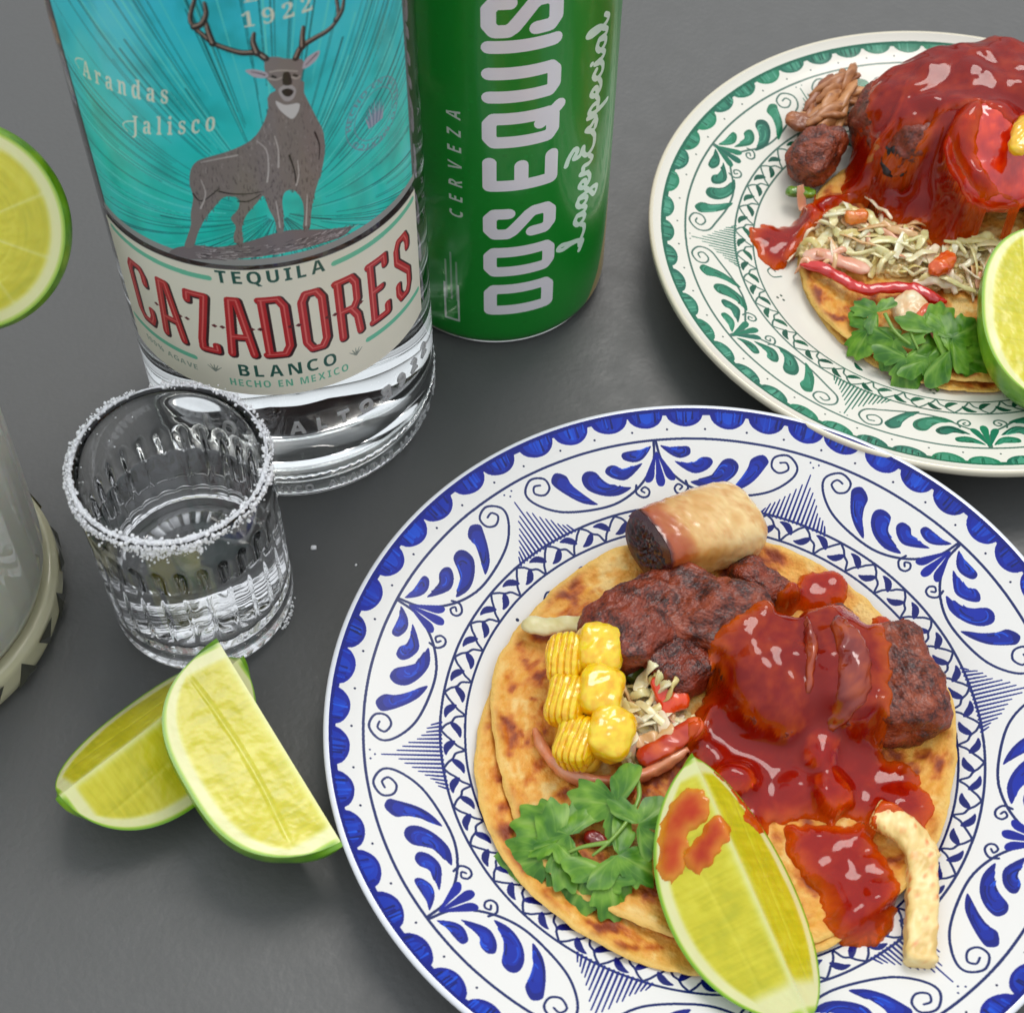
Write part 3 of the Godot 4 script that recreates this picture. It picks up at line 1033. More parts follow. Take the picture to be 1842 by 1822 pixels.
func can_picture() -> Image:
	var w := 2048
	var h := 1500
	var im := Image.create(w, h, false, Image.FORMAT_RGB8)
	var r := 38.2
	var kx := w / (TAU * r)
	var ky := h / 176.0
	im.fill(Color(0.02, 0.55, 0.14))
	var px := func(x: float, y: float) -> Vector2:
		return Vector2(w * 0.5 + x * kx, (176.0 - y) * ky)
	# finely mottled ink
	for i in 5000:
		var q := Vector2(rng.randf() * w, rng.randf() * h)
		var c := Color(0.02, 0.52, 0.12).lerp(Color(0.03, 0.58, 0.17), rng.randf())
		im.fill_rect(Rect2i(int(q.x), int(q.y), rng.randi_range(2, 12), rng.randi_range(2, 10)), c)
	# gold swoosh round the side
	var gold := PackedVector2Array([px.call(34, -2), px.call(36.5, 3.0), px.call(40.5, 8.0), px.call(45.5, 14), px.call(51, 26), px.call(56, 46), px.call(75, 70), px.call(119, 70), px.call(119, -2)])
	fill(im, gold, Color(0.70, 0.60, 0.30))
	# the name, reading upwards; unit boxes: x along the word, y up the letter
	var glyphs := {
		"D": [[[0.0, 0.0], [0.0, 1.0], [0.82, 1.0], [1.0, 0.93], [1.0, 0.07], [0.82, 0.0], [0.0, 0.0]]],
		"O": [[[0.2, 1.0], [0.8, 1.0], [1.0, 0.93], [1.0, 0.07], [0.8, 0.0], [0.2, 0.0], [0.0, 0.07], [0.0, 0.93], [0.2, 1.0]]],
		"S": [[[1.0, 0.70], [1.0, 0.92], [0.78, 1.0], [0.22, 1.0], [0.0, 0.92], [0.0, 0.72], [0.12, 0.64], [0.88, 0.36], [1.0, 0.28], [1.0, 0.08], [0.78, 0.0], [0.22, 0.0], [0.0, 0.08], [0.0, 0.30]]],
		"E": [[[1.0, 1.0], [0.0, 1.0], [0.0, 0.0], [1.0, 0.0]], [[0.0, 0.5], [0.82, 0.5]]],
		"Q": [[[0.2, 1.0], [0.8, 1.0], [1.0, 0.93], [1.0, 0.07], [0.8, 0.0], [0.2, 0.0], [0.0, 0.07], [0.0, 0.93], [0.2, 1.0]], [[0.62, 0.20], [1.16, -0.10]]],
		"U": [[[0.0, 1.0], [0.0, 0.07], [0.2, 0.0], [0.8, 0.0], [1.0, 0.07], [1.0, 1.0]]],
		"I": [[[0.0, 0.0], [0.0, 1.0]]],
	}
	var white := Color(0.97, 0.955, 0.975)
	var word := "DOSEQUIS"
	# start and end of each letter up the can, in millimetres
	var spans := [[17.6, 31.4], [36.0, 48.6], [53.0, 65.6], [73.8, 87.0], [91.4, 104.2], [108.6, 121.0], [126.6, 126.6], [132.0, 145.2]]
	for i in word.length():
		for line in glyphs[word[i]]:
			var p := PackedVector2Array()
			for q in line:
				# letter tops point left on the wall
				p.append(px.call(lerpf(18.4, -1.1, q[1]), lerpf(spans[i][0] + 1.9, spans[i][1] - 1.9 if spans[i][1] > spans[i][0] else spans[i][0], q[0])))
			stroke(im, p, 4.4 * kx, 4.4 * kx, white)
	# small spaced word
	var ce := letters("CERVEZA", true, false, 0.95)
	print_text(im, ce, Color(0.80, 0.84, 0.80), func(q): return px.call(-9.6 - (q.y - ce[2]) * 4.4, 60.5 + (q.x + (q.y - ce[2]) * 0.2) / ce[1] * 43.5))
	# small print block near the foot
	for i in 3:
		stroke(im, PackedVector2Array([px.call(-16.2 + i * 1.9, 22.0), px.call(-16.2 + i * 1.9, 40.0 + (i % 2) * 4)]), 0.7 * kx, 0.7 * kx, Color(0.52, 0.66, 0.54))
	for bx in [[-17.2, 11.5, -11.6, 12.6], [-17.2, 11.5, -16.4, 29.5], [-12.3, 11.5, -11.6, 29.5]]:
		fill(im, PackedVector2Array([px.call(bx[0], bx[1]), px.call(bx[2], bx[1]), px.call(bx[2], bx[3]), px.call(bx[0], bx[3])]), Color(0.78, 0.82, 0.78))
	# handwritten line, drawn with a round pen
	var script := {
		"L": [1.75, [[-0.3, 0.15], [0.2, 0.0], [0.6, 0.5], [0.85, 1.6], [1.0, 2.3], [0.78, 2.55], [0.6, 2.1], [0.66, 1.0], [0.5, 0.2], [0.2, -0.1], [0.0, 0.1], [0.35, 0.25], [0.9, -0.05], [1.4, -0.05], [1.75, 0.35]]],
		"a": [1.3, [[0.9, 0.85], [0.5, 1.0], [0.1, 0.6], [0.25, 0.1], [0.6, 0.15], [0.9, 0.85], [0.85, 0.2], [1.05, 0.03], [1.3, 0.35]]],
		"g": [1.3, [[0.9, 0.85], [0.5, 1.0], [0.1, 0.6], [0.25, 0.1], [0.6, 0.2], [0.9, 0.9], [0.88, -0.5], [0.55, -1.1], [0.2, -0.8], [0.8, -0.2], [1.3, 0.35]]],
		"e": [1.1, [[0.0, 0.35], [0.55, 0.45], [0.72, 0.8], [0.48, 1.02], [0.18, 0.6], [0.32, 0.08], [0.7, 0.05], [1.1, 0.35]]],
		"r": [1.15, [[0.0, 0.35], [0.22, 1.05], [0.36, 0.85], [0.68, 0.88], [0.62, 0.3], [0.82, 0.03], [1.15, 0.35]]],
		"E": [1.6, [[0.35, 2.9], [0.8, 2.75], [1.25, 2.3], [1.0, 1.95], [0.6, 2.2], [0.55, 1.6], [1.0, 1.35], [0.5, 1.2], [0.2, 0.6], [0.5, 0.05], [1.15, 0.05], [1.6, 0.4]]],
		"s": [1.05, [[0.0, 0.3], [0.45, 1.05], [0.5, 0.65], [0.7, 0.3], [0.5, 0.0], [0.15, 0.1], [0.7, 0.1], [1.05, 0.35]]],
		"p": [1.2, [[0.0, 0.35], [0.2, 1.05], [0.2, 0.0], [0.12, -1.2], [0.2, 0.4], [0.5, 1.0], [0.8, 0.7], [0.7, 0.15], [0.35, 0.1], [0.8, 0.08], [1.2, 0.35]]],
		"c": [1.05, [[0.78, 0.8], [0.5, 1.0], [0.15, 0.6], [0.3, 0.08], [0.7, 0.05], [1.05, 0.35]]],
		"i": [0.7, [[0.0, 0.35], [0.2, 1.0], [0.2, 0.3], [0.38, 0.03], [0.7, 0.35]]],
		"l": [0.9, [[0.0, 0.35], [0.45, 1.3], [0.52, 2.2], [0.34, 2.4], [0.2, 1.8], [0.25, 0.4], [0.5, 0.0], [0.9, 0.5]]],
	}
	var pen := Color(0.88, 0.98, 0.91)
	var pos_x := 0.0
	for ch in "LagerEspecial":
		var gl: Array = script[ch]
		var p := PackedVector2Array()
		for q in gl[1]:
			var along: float = 37.5 + (pos_x + q[0]) * 5.75
			p.append(px.call(lerpf(32.4, 40.4, (along - 37.5) / 88.0) - q[1] * (4.9 if q[1] < 1.1 else 4.2), along))
		stroke(im, smooth2(p, 6), 1.95 * kx, 1.75 * kx, pen)
		if ch == "i":
			dab(im, px.call(lerpf(32.4, 40.4, pos_x * 5.75 / 88.0) - 6.4, 37.5 + (pos_x + 0.35) * 5.75), 0.95 * kx, pen)
		pos_x += gl[0]
	return im

# ---------------------------------------------------------------- shot glass
const SHOT := Vector2(-151.1, -49.1)

func build_shot_glass() -> void:
	var at := Vector3(SHOT.x, 0, SHOT.y)
	var t := thing("shot_glass", "small fluted shot glass with a salted rim, in front of the bottle", "glass", at)
	var level := 43.0
	var seg := 260
	# outside and, above the spirit, inside; the inside is fluted from just above the spirit down to the floor
	var outside := eased([Vector2(0.01, 3.5), Vector2(15, 2.5), Vector2(22, 0.4), Vector2(24.2, 0.0), Vector2(26.4, 1.2), Vector2(27.2, 4.0), Vector2(27.3, 9.0), Vector2(26.3, 10.5), Vector2(27.3, 12.0), Vector2(27.35, 20), Vector2(27.35, 30), Vector2(27.4, 40), Vector2(27.4, 48), Vector2(27.4, 54), Vector2(27.4, 66), Vector2(27.2, 69.2), Vector2(26.4, 70.2), Vector2(25.4, 69.4), Vector2(25.1, 66.0), Vector2(24.9, 58.0)], 4, 0.3)
	var flute := func(a: float, y: float) -> float:
		var deep := smoothstep(10.0, 15.0, y) * (1.0 - smoothstep(50.0, 54.0, y))
		return deep * 1.5 * (1.0 - pow(absf(sin(a * 13.0)), 0.7))
	var wall := func(prof: Array, fluted: bool) -> Shape:
		var s := Shape.new()
		for j in prof.size():
			for i in seg:
				var a := TAU * i / seg
				var q: Vector2 = prof[j]
				var rr: float = q.x - (flute.call(a, q.y) if fluted else 0.0)
				s.v.append(Vector3(SHOT.x + rr * cos(a), q.y, SHOT.y + rr * sin(a)))
		for j in prof.size() - 1:
			for i in seg:
				var a := j * seg + i
				var b := j * seg + (i + 1) % seg
				s.i.append_array(PackedInt32Array([a, a + seg, b, b, a + seg, b + seg]))
		return s
	var inner_dry := []
	for k in 12:
		inner_dry.append(Vector2(24.9, lerpf(58.0, level, k / 11.0)))
	var inner_wet := []
	for k in 12:
		inner_wet.append(Vector2(24.9 - (0.6 * k / 11.0), lerpf(level, 15.0, k / 11.0)))
	inner_wet.append_array([Vector2(22.6, 12.6), Vector2(20.0, 11.8), Vector2(17.0, 11.6), Vector2(14.0, 11.5), Vector2(11.0, 11.4), Vector2(8.0, 11.4), Vector2(5.0, 11.3), Vector2(0.01, 11.3)])
	var g := glass(0.05, Color(1.0, 1.0, 1.0))
	g.roughness = 0.035
	# the outer run turns inwards at the lip, so one orientation serves all three
	var a1: Shape = wall.call(outside, false)
	for k in a1.v.size():
		var q: Vector3 = a1.v[k] - at
		var deep := smoothstep(11.0, 14.0, q.y) * (1.0 - smoothstep(44.0, 50.0, q.y)) * 0.45 * (1.0 - absf(sin(atan2(q.z, q.x) * 13.0)))
		var rr := Vector2(q.x, q.z).length()
		if rr > 26.5:
			a1.v[k] -= Vector3(q.x, 0, q.z) / rr * deep
	outward_wall(a1, at)
	var dry: Shape = wall.call(inner_dry, true)
	add_shape(a1, dry_turned(dry, at))
	commit("glass_wall", a1, g, t, at)
	var wet: Shape = wall.call(inner_wet, true)
	# a star pressed into the floor
	for k in wet.v.size():
		var q: Vector3 = wet.v[k] - at
		var rr := Vector2(q.x, q.z).length()
		if q.y < 13.0:
			wet.v[k].y -= 1.6 * smoothstep(2.0, 9.0, rr) * (1.0 - smoothstep(18.0, 21.0, rr)) * absf(sin(atan2(q.z, q.x) * 13.0))
	outward(wet, at + Vector3(0, 30, 0))
	reverse(wet)
	commit("wetted_wall", wet, glass(0.0105), t, at)
	# salt round the lip
	var grain := lump(Vector3.ZERO, Basis(), Vector3(0.31, 0.24, 0.29), 6.0, 0.0, 1.0, 2)
	var mm := MultiMesh.new()
	mm.transform_format = MultiMesh.TRANSFORM_3D
	var gm := MeshInstance3D.new()
	var holder := commit("salt_grain", grain, salt_mat(), t, Vector3.ZERO)
	mm.mesh = holder.mesh
	t.remove_child(holder)
	holder.free()
	gm.free()
	var spots := []
	for i in 3300:
		var a := rng.randf() * TAU
		var front := 0.5 + 0.5 * sin(a - 0.6)     # thicker towards the camera side
		var thick := noise.get_noise_2d(cos(a) * 1.6, sin(a) * 1.6) * 0.5 + 0.5
		if rng.randf() > -0.42 + 1.3 * thick + 0.55 * front:
			continue
		var drop := absf(rng.randfn(0.0, 1.0)) * (0.7 + 3.6 * front * thick)
		var rr := 27.7 if drop > 0.8 else rng.randf_range(25.4, 27.6)
		spots.append([Vector3(cos(a) * (rr + rng.randf() * 0.9), 70.4 - minf(drop, 8.0) + (rng.randf() * 1.2 if drop < 0.8 else 0.0), sin(a) * (rr + rng.randf() * 0.6)), rng.randf_range(0.45, 1.0) + pow(rng.randf(), 5.0) * 1.3])
	for i in 26:
		var a := rng.randf() * TAU
		spots.append([Vector3(cos(a) * 24.6, rng.randf_range(54, 67), sin(a) * 24.6), rng.randf_range(0.5, 0.9)])
	for i in 30:
		var a := rng.randfn(0.35, 0.12)
		spots.append([Vector3(cos(a) * 28.0, rng.randf_range(1.0, 6.0), sin(a) * 28.0), rng.randf_range(0.7, 1.4)])
	mm.instance_count = spots.size()
	for i in spots.size():
		var b := Basis.from_euler(Vector3(rng.randf() * TAU, rng.randf() * TAU, rng.randf() * TAU)).scaled(Vector3.ONE * spots[i][1])
		mm.set_instance_transform(i, Transform3D(b, spots[i][0] * 0.001))
	var mi := MultiMeshInstance3D.new()
	mi.name = "salt_rim"
	mi.multimesh = mm
	mi.set_meta("kind", "stuff")
	t.add_child(mi, true)
	# the crust those grains stand on
	var crust := func(u: float, w: float) -> Vector3:
		var a := u * TAU
		var b := w * TAU
		var front := 0.5 + 0.5 * sin(a - 0.6)
		var thick := noise.get_noise_2d(cos(a) * 1.6, sin(a) * 1.6) * 0.5 + 0.5
		var rr := (0.22 + 0.9 * thick * thick + 0.45 * front) * (0.8 + 0.5 * fine.get_noise_3d(a * 14.0, cos(b) * 1.5, sin(b) * 1.5))
		return Vector3(SHOT.x + cos(a) * (26.7 + cos(b) * rr * 0.9), 70.0 + sin(b) * rr, SHOT.y + sin(a) * (26.7 + cos(b) * rr * 0.9))
	var cs := grid(420, 12, crust, null, false, true)
	outward(cs, at + Vector3(0, 70, 0))
	commit("salt_crust", cs, mat(Color(0.95, 0.95, 0.96), 0.5), t, at)
	# the spirit: only its surface, the glass carries its sides
	var top := lathe([Vector2(0.01, level), Vector2(16, level), Vector2(23.2, level + 0.15), Vector2(24.4, level + 0.9)], 120, SHOT)
	flip_up(top)
	var o := commit("tequila_pour", top, glass(0.036), self, at + Vector3(0, level, 0))
	tag(o, "clear liquor filling the lower half of the salted shot glass", "drink")
	# a few grains that fell on the table
	for q in [[-119.4, 0.4, -67.4], [-105.7, 0.3, -61.2]]:
		var p := v3(q)[0] as Vector3
		var gr := commit("salt_grain", lump(p, Basis.from_euler(Vector3(0.3, p.x, 0.5)), Vector3(0.9, 0.6, 0.75) * (1.0 if p.y > 0.35 else 0.45), 5.0, 0.1, 1.0, 3), salt_mat(), self, p)
		tag(gr, "white salt grain fallen on the bare table, " + ("largest, right of the shot glass" if p.y > 0.35 else "small, nearer the blue plate"), "salt")

func salt_mat() -> StandardMaterial3D:
	var m := mat(Color(0.985, 0.985, 0.99), 0.25)
	return m

# outer wall of a vessel that turns in at the lip: faces away from the axis on the outside
func outward_wall(s: Shape, at: Vector3) -> void:
	var a := s.v[s.i[0]]
	var y := 0.0
	for k in range(0, s.i.size(), 3):
		a = s.v[s.i[k]]
		if a.y < 50.0 and a.y > 14.0:
			var w := (s.v[s.i[k + 2]] - a).cross(s.v[s.i[k + 1]] - a)
			y += w.dot(Vector3(a.x - at.x, 0, a.z - at.z))
	if y < 0.0:
		reverse(s)

func dry_turned(s: Shape, at: Vector3) -> Shape:
	var y := 0.0
	for k in range(0, s.i.size(), 3):
		var a := s.v[s.i[k]]
		y += (s.v[s.i[k + 2]] - a).cross(s.v[s.i[k + 1]] - a).dot(Vector3(a.x - at.x, 0, a.z - at.z))
	if y > 0.0:
		reverse(s)
	return s

# ---------------------------------------------------------------- tall glass at the left edge
const TALL := Vector2(-246.4, -43.4)

func build_highball() -> void:
	var at := Vector3(TALL.x, 0, TALL.y)
	var t := thing("cocktail_glass", "heavy clear tumbler with cut base at the left edge, holding a cloudy drink", "glass", at)
	var g := glass(0.05, Color(0.995, 0.995, 0.98))
	var prof := eased([Vector2(0.01, 10.0), Vector2(40, 10.2), Vector2(48, 13.0), Vector2(49.8, 18.5), Vector2(50.4, 24), Vector2(51.2, 45), Vector2(52.0, 70), Vector2(52.5, 92), Vector2(53.0, 112), Vector2(52.6, 114), Vector2(51.6, 114.6), Vector2(50.6, 114), Vector2(50.8, 112), Vector2(50.4, 100)], 4, 0.3)
	var s := lathe(prof, 288, TALL)
	outward_wall(s, at)
	for k in s.v.size():
		var q: Vector3 = s.v[k] - at
		var rr := Vector2(q.x, q.z).length()
		if q.y > 20.0 and q.y < 96.0 and rr > 50.2:
			s.v[k] -= Vector3(q.x, 0, q.z) / rr * 0.5 * absf(sin(atan2(q.z, q.x) * 18.0))
	var inside := lathe([Vector2(50.4, 100), Vector2(50.1, 94)], 140, TALL)
	add_shape(s, dry_turned(inside, at))
	commit("glass_wall", s, g, t, at)
	var foot := lathe(eased([Vector2(0.01, 2.5), Vector2(30, 2.0), Vector2(44, 0.2), Vector2(48, 0.0), Vector2(51.8, 1.6), Vector2(52.7, 5.0), Vector2(52.5, 11.0), Vector2(50.6, 13.6), Vector2(47.0, 12.4), Vector2(40, 9.8), Vector2(0.01, 9.6)], 4, 0.3), 140, TALL)
	outward(foot, at + Vector3(0, 6, 0))
	var fm := glass(0.05, Color(0.98, 0.96, 0.82))
	fm.albedo_color.a = 0.5
	commit("heavy_foot", foot, fm, t, at)
	# cut wedges round the foot
	for i in 26:
		var a := TAU * i / 26.0
		var dirn := Vector3(cos(a), 0, sin(a))
		var side := Vector3(-sin(a), 0, cos(a))
		var o := at + dirn * 52.5
		var cut := Shape.new()
		var up := 1.0 if i % 2 == 0 else -1.0
		for q in [Vector3(-4.6, 6.5 - up * 4.0, 0.4), Vector3(4.6, 6.5 - up * 4.0, 0.4), Vector3(0, 6.5 + up * 4.4, 0.0), Vector3(0, 6.5 - up * 1.0, 1.3)]:
			cut.v.append(o + side * q.x + Vector3(0, q.y, 0) + dirn * q.z)
		for f in [[0, 1, 3], [1, 2, 3], [2, 0, 3], [0, 2, 1]]:
			for k in f:
				cut.v.append(cut.v[k])
		var solid := Shape.new()
		for k in range(4, 16):
			solid.v.append(cut.v[k])
			solid.i.append(k - 4)
		outward(solid, o + Vector3(0, 6.5, 0) + dirn * 0.6)
		commit("cut_facet", solid, mat(Color(0.26, 0.26, 0.22), 0.15, 0.5), t, at)
	var drink := lathe(eased([Vector2(0.01, 11.2), Vector2(39.8, 11.8), Vector2(46.2, 15.4), Vector2(48.2, 24.5), Vector2(49.4, 60), Vector2(50.1, 94), Vector2(0.01, 94)], 3, 0.2), 110, TALL)
	outward(drink, at + Vector3(0, 50, 0))
	var dm := mat(Color(0.98, 0.98, 0.94), 0.4)
	dm.subsurf_scatter_enabled = true
	dm.subsurf_scatter_strength = 0.3
	var o := commit("cloudy_cocktail", drink, dm, self, at + Vector3(0, 11.2, 0))
	tag(o, "cloudy pale green cocktail inside the tumbler at the left edge", "drink")
	# a lime wheel hung on the lip
	var wc := v3([-204.6, 112.0, -95.4])[0] as Vector3
	var face := (Vector3(-57, 430, 217) - wc).normalized()
	var n := (face + Vector3(-0.28, 0.0, 0.1)).normalized()
	lime_wheel("lime_slice", "round lime wheel on the lip of the tumbler, cut by the left edge", wc, n, 27.5, 7.0)

# ---------------------------------------------------------------- limes
const RIND := Color(0.42, 0.62, 0.07)
const PITH := Color(0.88, 0.87, 0.62)
const FLESH := Color(0.79, 0.75, 0.08)

func flesh_color(across: float, along: float, depth: float, streak: float, seed_: float) -> Color:
	# depth 1 at the rind, 0 at the core
	var n := fine.get_noise_3d(across * 0.05, along * 0.62, seed_) * 0.42 + noise.get_noise_3d(across * 0.07, along * 0.07, seed_ + 9.0) * 0.45 + noise.get_noise_3d(across * 0.12, along * 0.22, seed_ + 3.0) * 0.25
	var c := FLESH.lerp(Color(0.90, 0.88, 0.42), clampf(0.10 + n * 0.7 + streak, 0, 0.7)).lerp(Color(0.60, 0.64, 0.10), clampf(-n * 0.7, 0, 0.45))
	c = c.lerp(PITH, smoothstep(0.80, 0.875, depth))
	c = c.lerp(Color(0.62, 0.76, 0.18), smoothstep(0.945, 0.97, depth))
	return c.lerp(RIND, smoothstep(0.965, 0.99, depth))

# a wedge of lime: a is half its length, b its radius; axis_dir runs along the cut edge, d1 and d2 are the directions of its two cut faces away from that edge
func lime_wedge(label: String, category: String, edge_mid: Vector3, axis_dir: Vector3, d1: Vector3, d2: Vector3, a: float, b: float, seed_: float, group := "", seam_deep := 0.75, tail := 0.9, blunt := 2.4) -> Dictionary:
	var t := thing("lime_wedge", label, category, Vector3(edge_mid.x, 0, edge_mid.z), group)
	var at := Vector3(edge_mid.x, 0, edge_mid.z)
	axis_dir = axis_dir.normalized()
	d1 = (d1 - axis_dir * d1.dot(axis_dir)).normalized()
	d2 = (d2 - axis_dir * d2.dot(axis_dir)).normalized()
	var span := func(u: float) -> float:      # radius of the fruit along its length, with nubs at the ends
		return b * pow(maxf(0.0, 1.0 - pow(absf(u), blunt)), 0.5 if blunt > 2.2 else 0.62)
	var shapes := []
	for face in 2:
		var d: Vector3 = d1 if face == 0 else d2
		var other: Vector3 = d2 if face == 0 else d1
		var nrm := axis_dir.cross(d).normalized()
		if nrm.dot(other) > 0.0:
			nrm = -nrm
		var pos := func(u: float, w: float) -> Vector3:
			var x := -cos(u * PI)
			var r: float = span.call(x)
			var rr := r * w
			var inner := 1.0 - maxf(absf(x), w)
			var bulge := (fine.get_noise_3d(rr * 0.35, x * a * 0.30, seed_ + face * 5.0) * 0.10 + noise.get_noise_3d(rr * 0.06, x * a * 0.05, seed_) * 0.4) * smoothstep(0.0, 0.25, inner) * smoothstep(0.0, 0.15, w)
			var groove := -seam_deep * exp(-pow((rr - b * 0.42 - 1.6 * sin(x * 2.0 + seed_)) / 0.55, 2.0)) * smoothstep(0.1, 0.4, inner)
			return edge_mid + axis_dir * (x * a) + d * rr + nrm * (bulge + groove)
		var col := func(u: float, w: float, _p: Vector3) -> Color:
			var x := -cos(u * PI)
			var r: float = span.call(x)
			var depth := maxf(pow(absf(x), 1.0) * 0.99, 0.0)
			depth = sqrt(pow(absf(x), 2.4) * (1.0 - w * w * 0.0) * 0.96 + (1.0 - pow(absf(x), 2.4)) * w * w)
			# distance from the rind measured in millimetres, so that the pith keeps its width
			var off := minf(r * (1.0 - w), a * (1.0 - absf(x)) * (tail if x > 0.0 else 0.9))
			var dd := clampf(1.0 - off / (b * 1.02), 0, 1)
			var c := flesh_color(r * w, x * a, maxf(dd, depth * 0.9), 0.0, seed_ + face * 3.0)
			var core := exp(-pow(r * w / 1.5, 2.0))
			var seam := exp(-pow((r * w - b * 0.42 - 1.6 * sin(x * 2.0 + seed_)) / 0.7, 2.0)) * (1.0 - smoothstep(0.7, 0.9, absf(x)))
			return c.lerp(Color(0.90, 0.90, 0.64), clampf(core * 0.8 + seam * seam_deep * 0.7, 0, 0.85))
		var s := grid(260, 60, pos, col)
		outward(s, edge_mid + (d1 + d2) * b * 0.3)
		shapes.append(s)
		var m := tinted(0.34, 0.3, 0.22, 0.12)
		m.normal_enabled = true
		m.normal_texture = noise_map(0.09, 2, true, 31, 5.0, 256)
		m.normal_scale = 0.06
		m.uv1_triplanar = true
		m.uv1_scale = Vector3(90, 90, 90)
		commit("cut_face", s, m, t, at)
	# rind round the outside
	var ang := acos(clampf(d1.dot(d2), -1, 1))
	var perp := (d2 - d1 * d1.dot(d2)).normalized()
	var rp := func(u: float, w: float) -> Vector3:
		var x := -cos(u * PI)
		var th := lerpf(0.0, ang, w)
		var dirn := d1 * cos(th) + perp * sin(th)
		var nub := (1.4 * smoothstep(0.86, 1.0, absf(x)))
		var dent: float = fine.get_noise_3d(x * a * 0.9, th * b * 0.9, seed_) * 0.16 * smoothstep(0.0, 0.06, minf(w, 1.0 - w))
		return edge_mid + axis_dir * (x * a + signf(x) * nub * smoothstep(0.0, 0.3, minf(w, 1.0 - w))) + dirn * (float(span.call(x)) + dent)
	var rc := func(u: float, w: float, p: Vector3) -> Color:
		var n := noise.get_noise_3dv(p * 0.08)
		var c := Color(0.33, 0.55, 0.05).lerp(Color(0.56, 0.72, 0.16), clampf(0.4 + n, 0, 1))
		return c.lerp(Color(0.66, 0.78, 0.26), clampf(1.0 - minf(w, 1.0 - w) * 26.0, 0, 1) * 0.6)
	var rs := grid(90, 40, rp, rc)
	outward(rs, edge_mid)
	commit("rind", rs, tinted(0.34, 0.35, 0.2, 0.05), t, at)
	shapes.append(rs)
	# set it down: report how low it reaches
	var low := 1e9
	for s in shapes:
		for p in s.v:
			low = minf(low, p.y)
	return {"node": t, "shapes": shapes, "low": low}

func lime_wheel(called: String, label: String, c: Vector3, n: Vector3, r: float, thick: float) -> Dictionary:
	var t := thing(called, label, "lime slice", c)
	var u := n.cross(Vector3.UP).normalized()
	var v := u.cross(n).normalized()
	var shapes := []
	for side in 2:
		var sg := 1.0 if side == 0 else -1.0
		var pos := func(a: float, w: float) -> Vector3:
			var th := a * TAU
			var rr := r * w
			var b := fine.get_noise_3d(rr * 0.4, th * 9.0, 3.0) * 0.22 * smoothstep(1.0, 0.8, w)
			return c + (u * cos(th) + v * sin(th)) * rr + n * sg * (thick * 0.5 + b)
		var col := func(a: float, w: float, _p: Vector3) -> Color:
			var th := a * TAU
			var seg := absf(fmod(th / TAU * 9.0, 1.0) - 0.5)
			var c0 := flesh_color(th * 14.0, r * w * 2.4, w * 0.985, 0.0, 77.0)
			var wall := smoothstep(0.47 - 0.02 / maxf(w, 0.1), 0.5, seg) * smoothstep(0.1, 0.2, w)
			return c0.lerp(PITH, clampf(maxf(wall * 0.6, exp(-pow(w / 0.10, 2.0))), 0, 1) * (1.0 - smoothstep(0.86, 0.92, w)))
		var s := grid(140, 40, pos, col)
		outward(s, c)
		shapes.append(s)
		commit("cut_face", s, tinted(0.25, 0.5, 0.12, 0.12), t, c)
	var rp := func(a: float, w: float) -> Vector3:
		var th := a * TAU
		return c + (u * cos(th) + v * sin(th)) * (r + 0.9 * sin(w * PI)) + n * lerpf(-0.5, 0.5, w) * thick
	var rc := func(_a: float, _w: float, p: Vector3) -> Color:
		return Color(0.33, 0.55, 0.05).lerp(Color(0.56, 0.72, 0.16), clampf(0.4 + noise.get_noise_3dv(p * 0.1), 0, 1))
	var rs := grid(140, 8, rp, rc)
	outward(rs, c)
	commit("rind", rs, tinted(0.34, 0.35, 0.2), t, c)
	shapes.append(rs)
	return {"node": t, "shapes": shapes}

func build_table_limes() -> void:
	# the left wedge lies on its rind with the cut edge upwards; the right one leans on it and on the plate
	var e := v3([-176.3, 24.0, 28.2, -134.9, 24.0, -11.9])
	var mid: Vector3 = (e[0] + e[1]) * 0.5
	var ax: Vector3 = (e[1] - e[0]).normalized()
	var out := Vector3(-ax.z, 0, ax.x)
	if out.z < 0.0:
		out = -out
	var w := lime_wedge("lime wedge on the table, cut edge up, partly behind the other table wedge", "lime wedge", mid, ax, -out * 0.70 + Vector3(0, -0.62, 0), out * 0.80 + Vector3(0, -0.60, 0), 30.5, 25.5, 3.0, "lime wedges on the table", 0.15)
	w.node.position.y -= w.low * 0.001
	e = v3([-138.2, 26.0, -13.2, -102.3, 14.0, 39.4])
	mid = (e[0] + e[1]) * 0.5
	ax = (e[1] - e[0]).normalized()
	out = Vector3(ax.z, 0, -ax.x)
	if out.x > 0.0:
		out = -out
	w = lime_wedge("table lime wedge with one broad cut face up, touching the blue plate", "lime wedge", mid, ax, out * 0.96 + Vector3(0, 0.12, 0.0), out * 0.35 + Vector3(0, -0.95, 0), 33.0, 28.0, 11.0, "lime wedges on the table", 0.5, 0.9, 2.9)
	if w.low < 0.0:
		w.node.position.y -= w.low * 0.001

# ---------------------------------------------------------------- sauces: poured over whatever lies below
class Field:
	var x0 := 0.0
	var z0 := 0.0
	var cell := 0.6
	var w := 0
	var h := 0
	var y := PackedFloat32Array()

func field(p0: Vector2, p1: Vector2, cell: float, floor_: float) -> Field:
	var f := Field.new()
	f.x0 = p0.x
	f.z0 = p0.y
	f.cell = cell
	f.w = int((p1.x - p0.x) / cell) + 2
	f.h = int((p1.y - p0.y) / cell) + 2
	f.y.resize(f.w * f.h)
	f.y.fill(floor_)
	return f

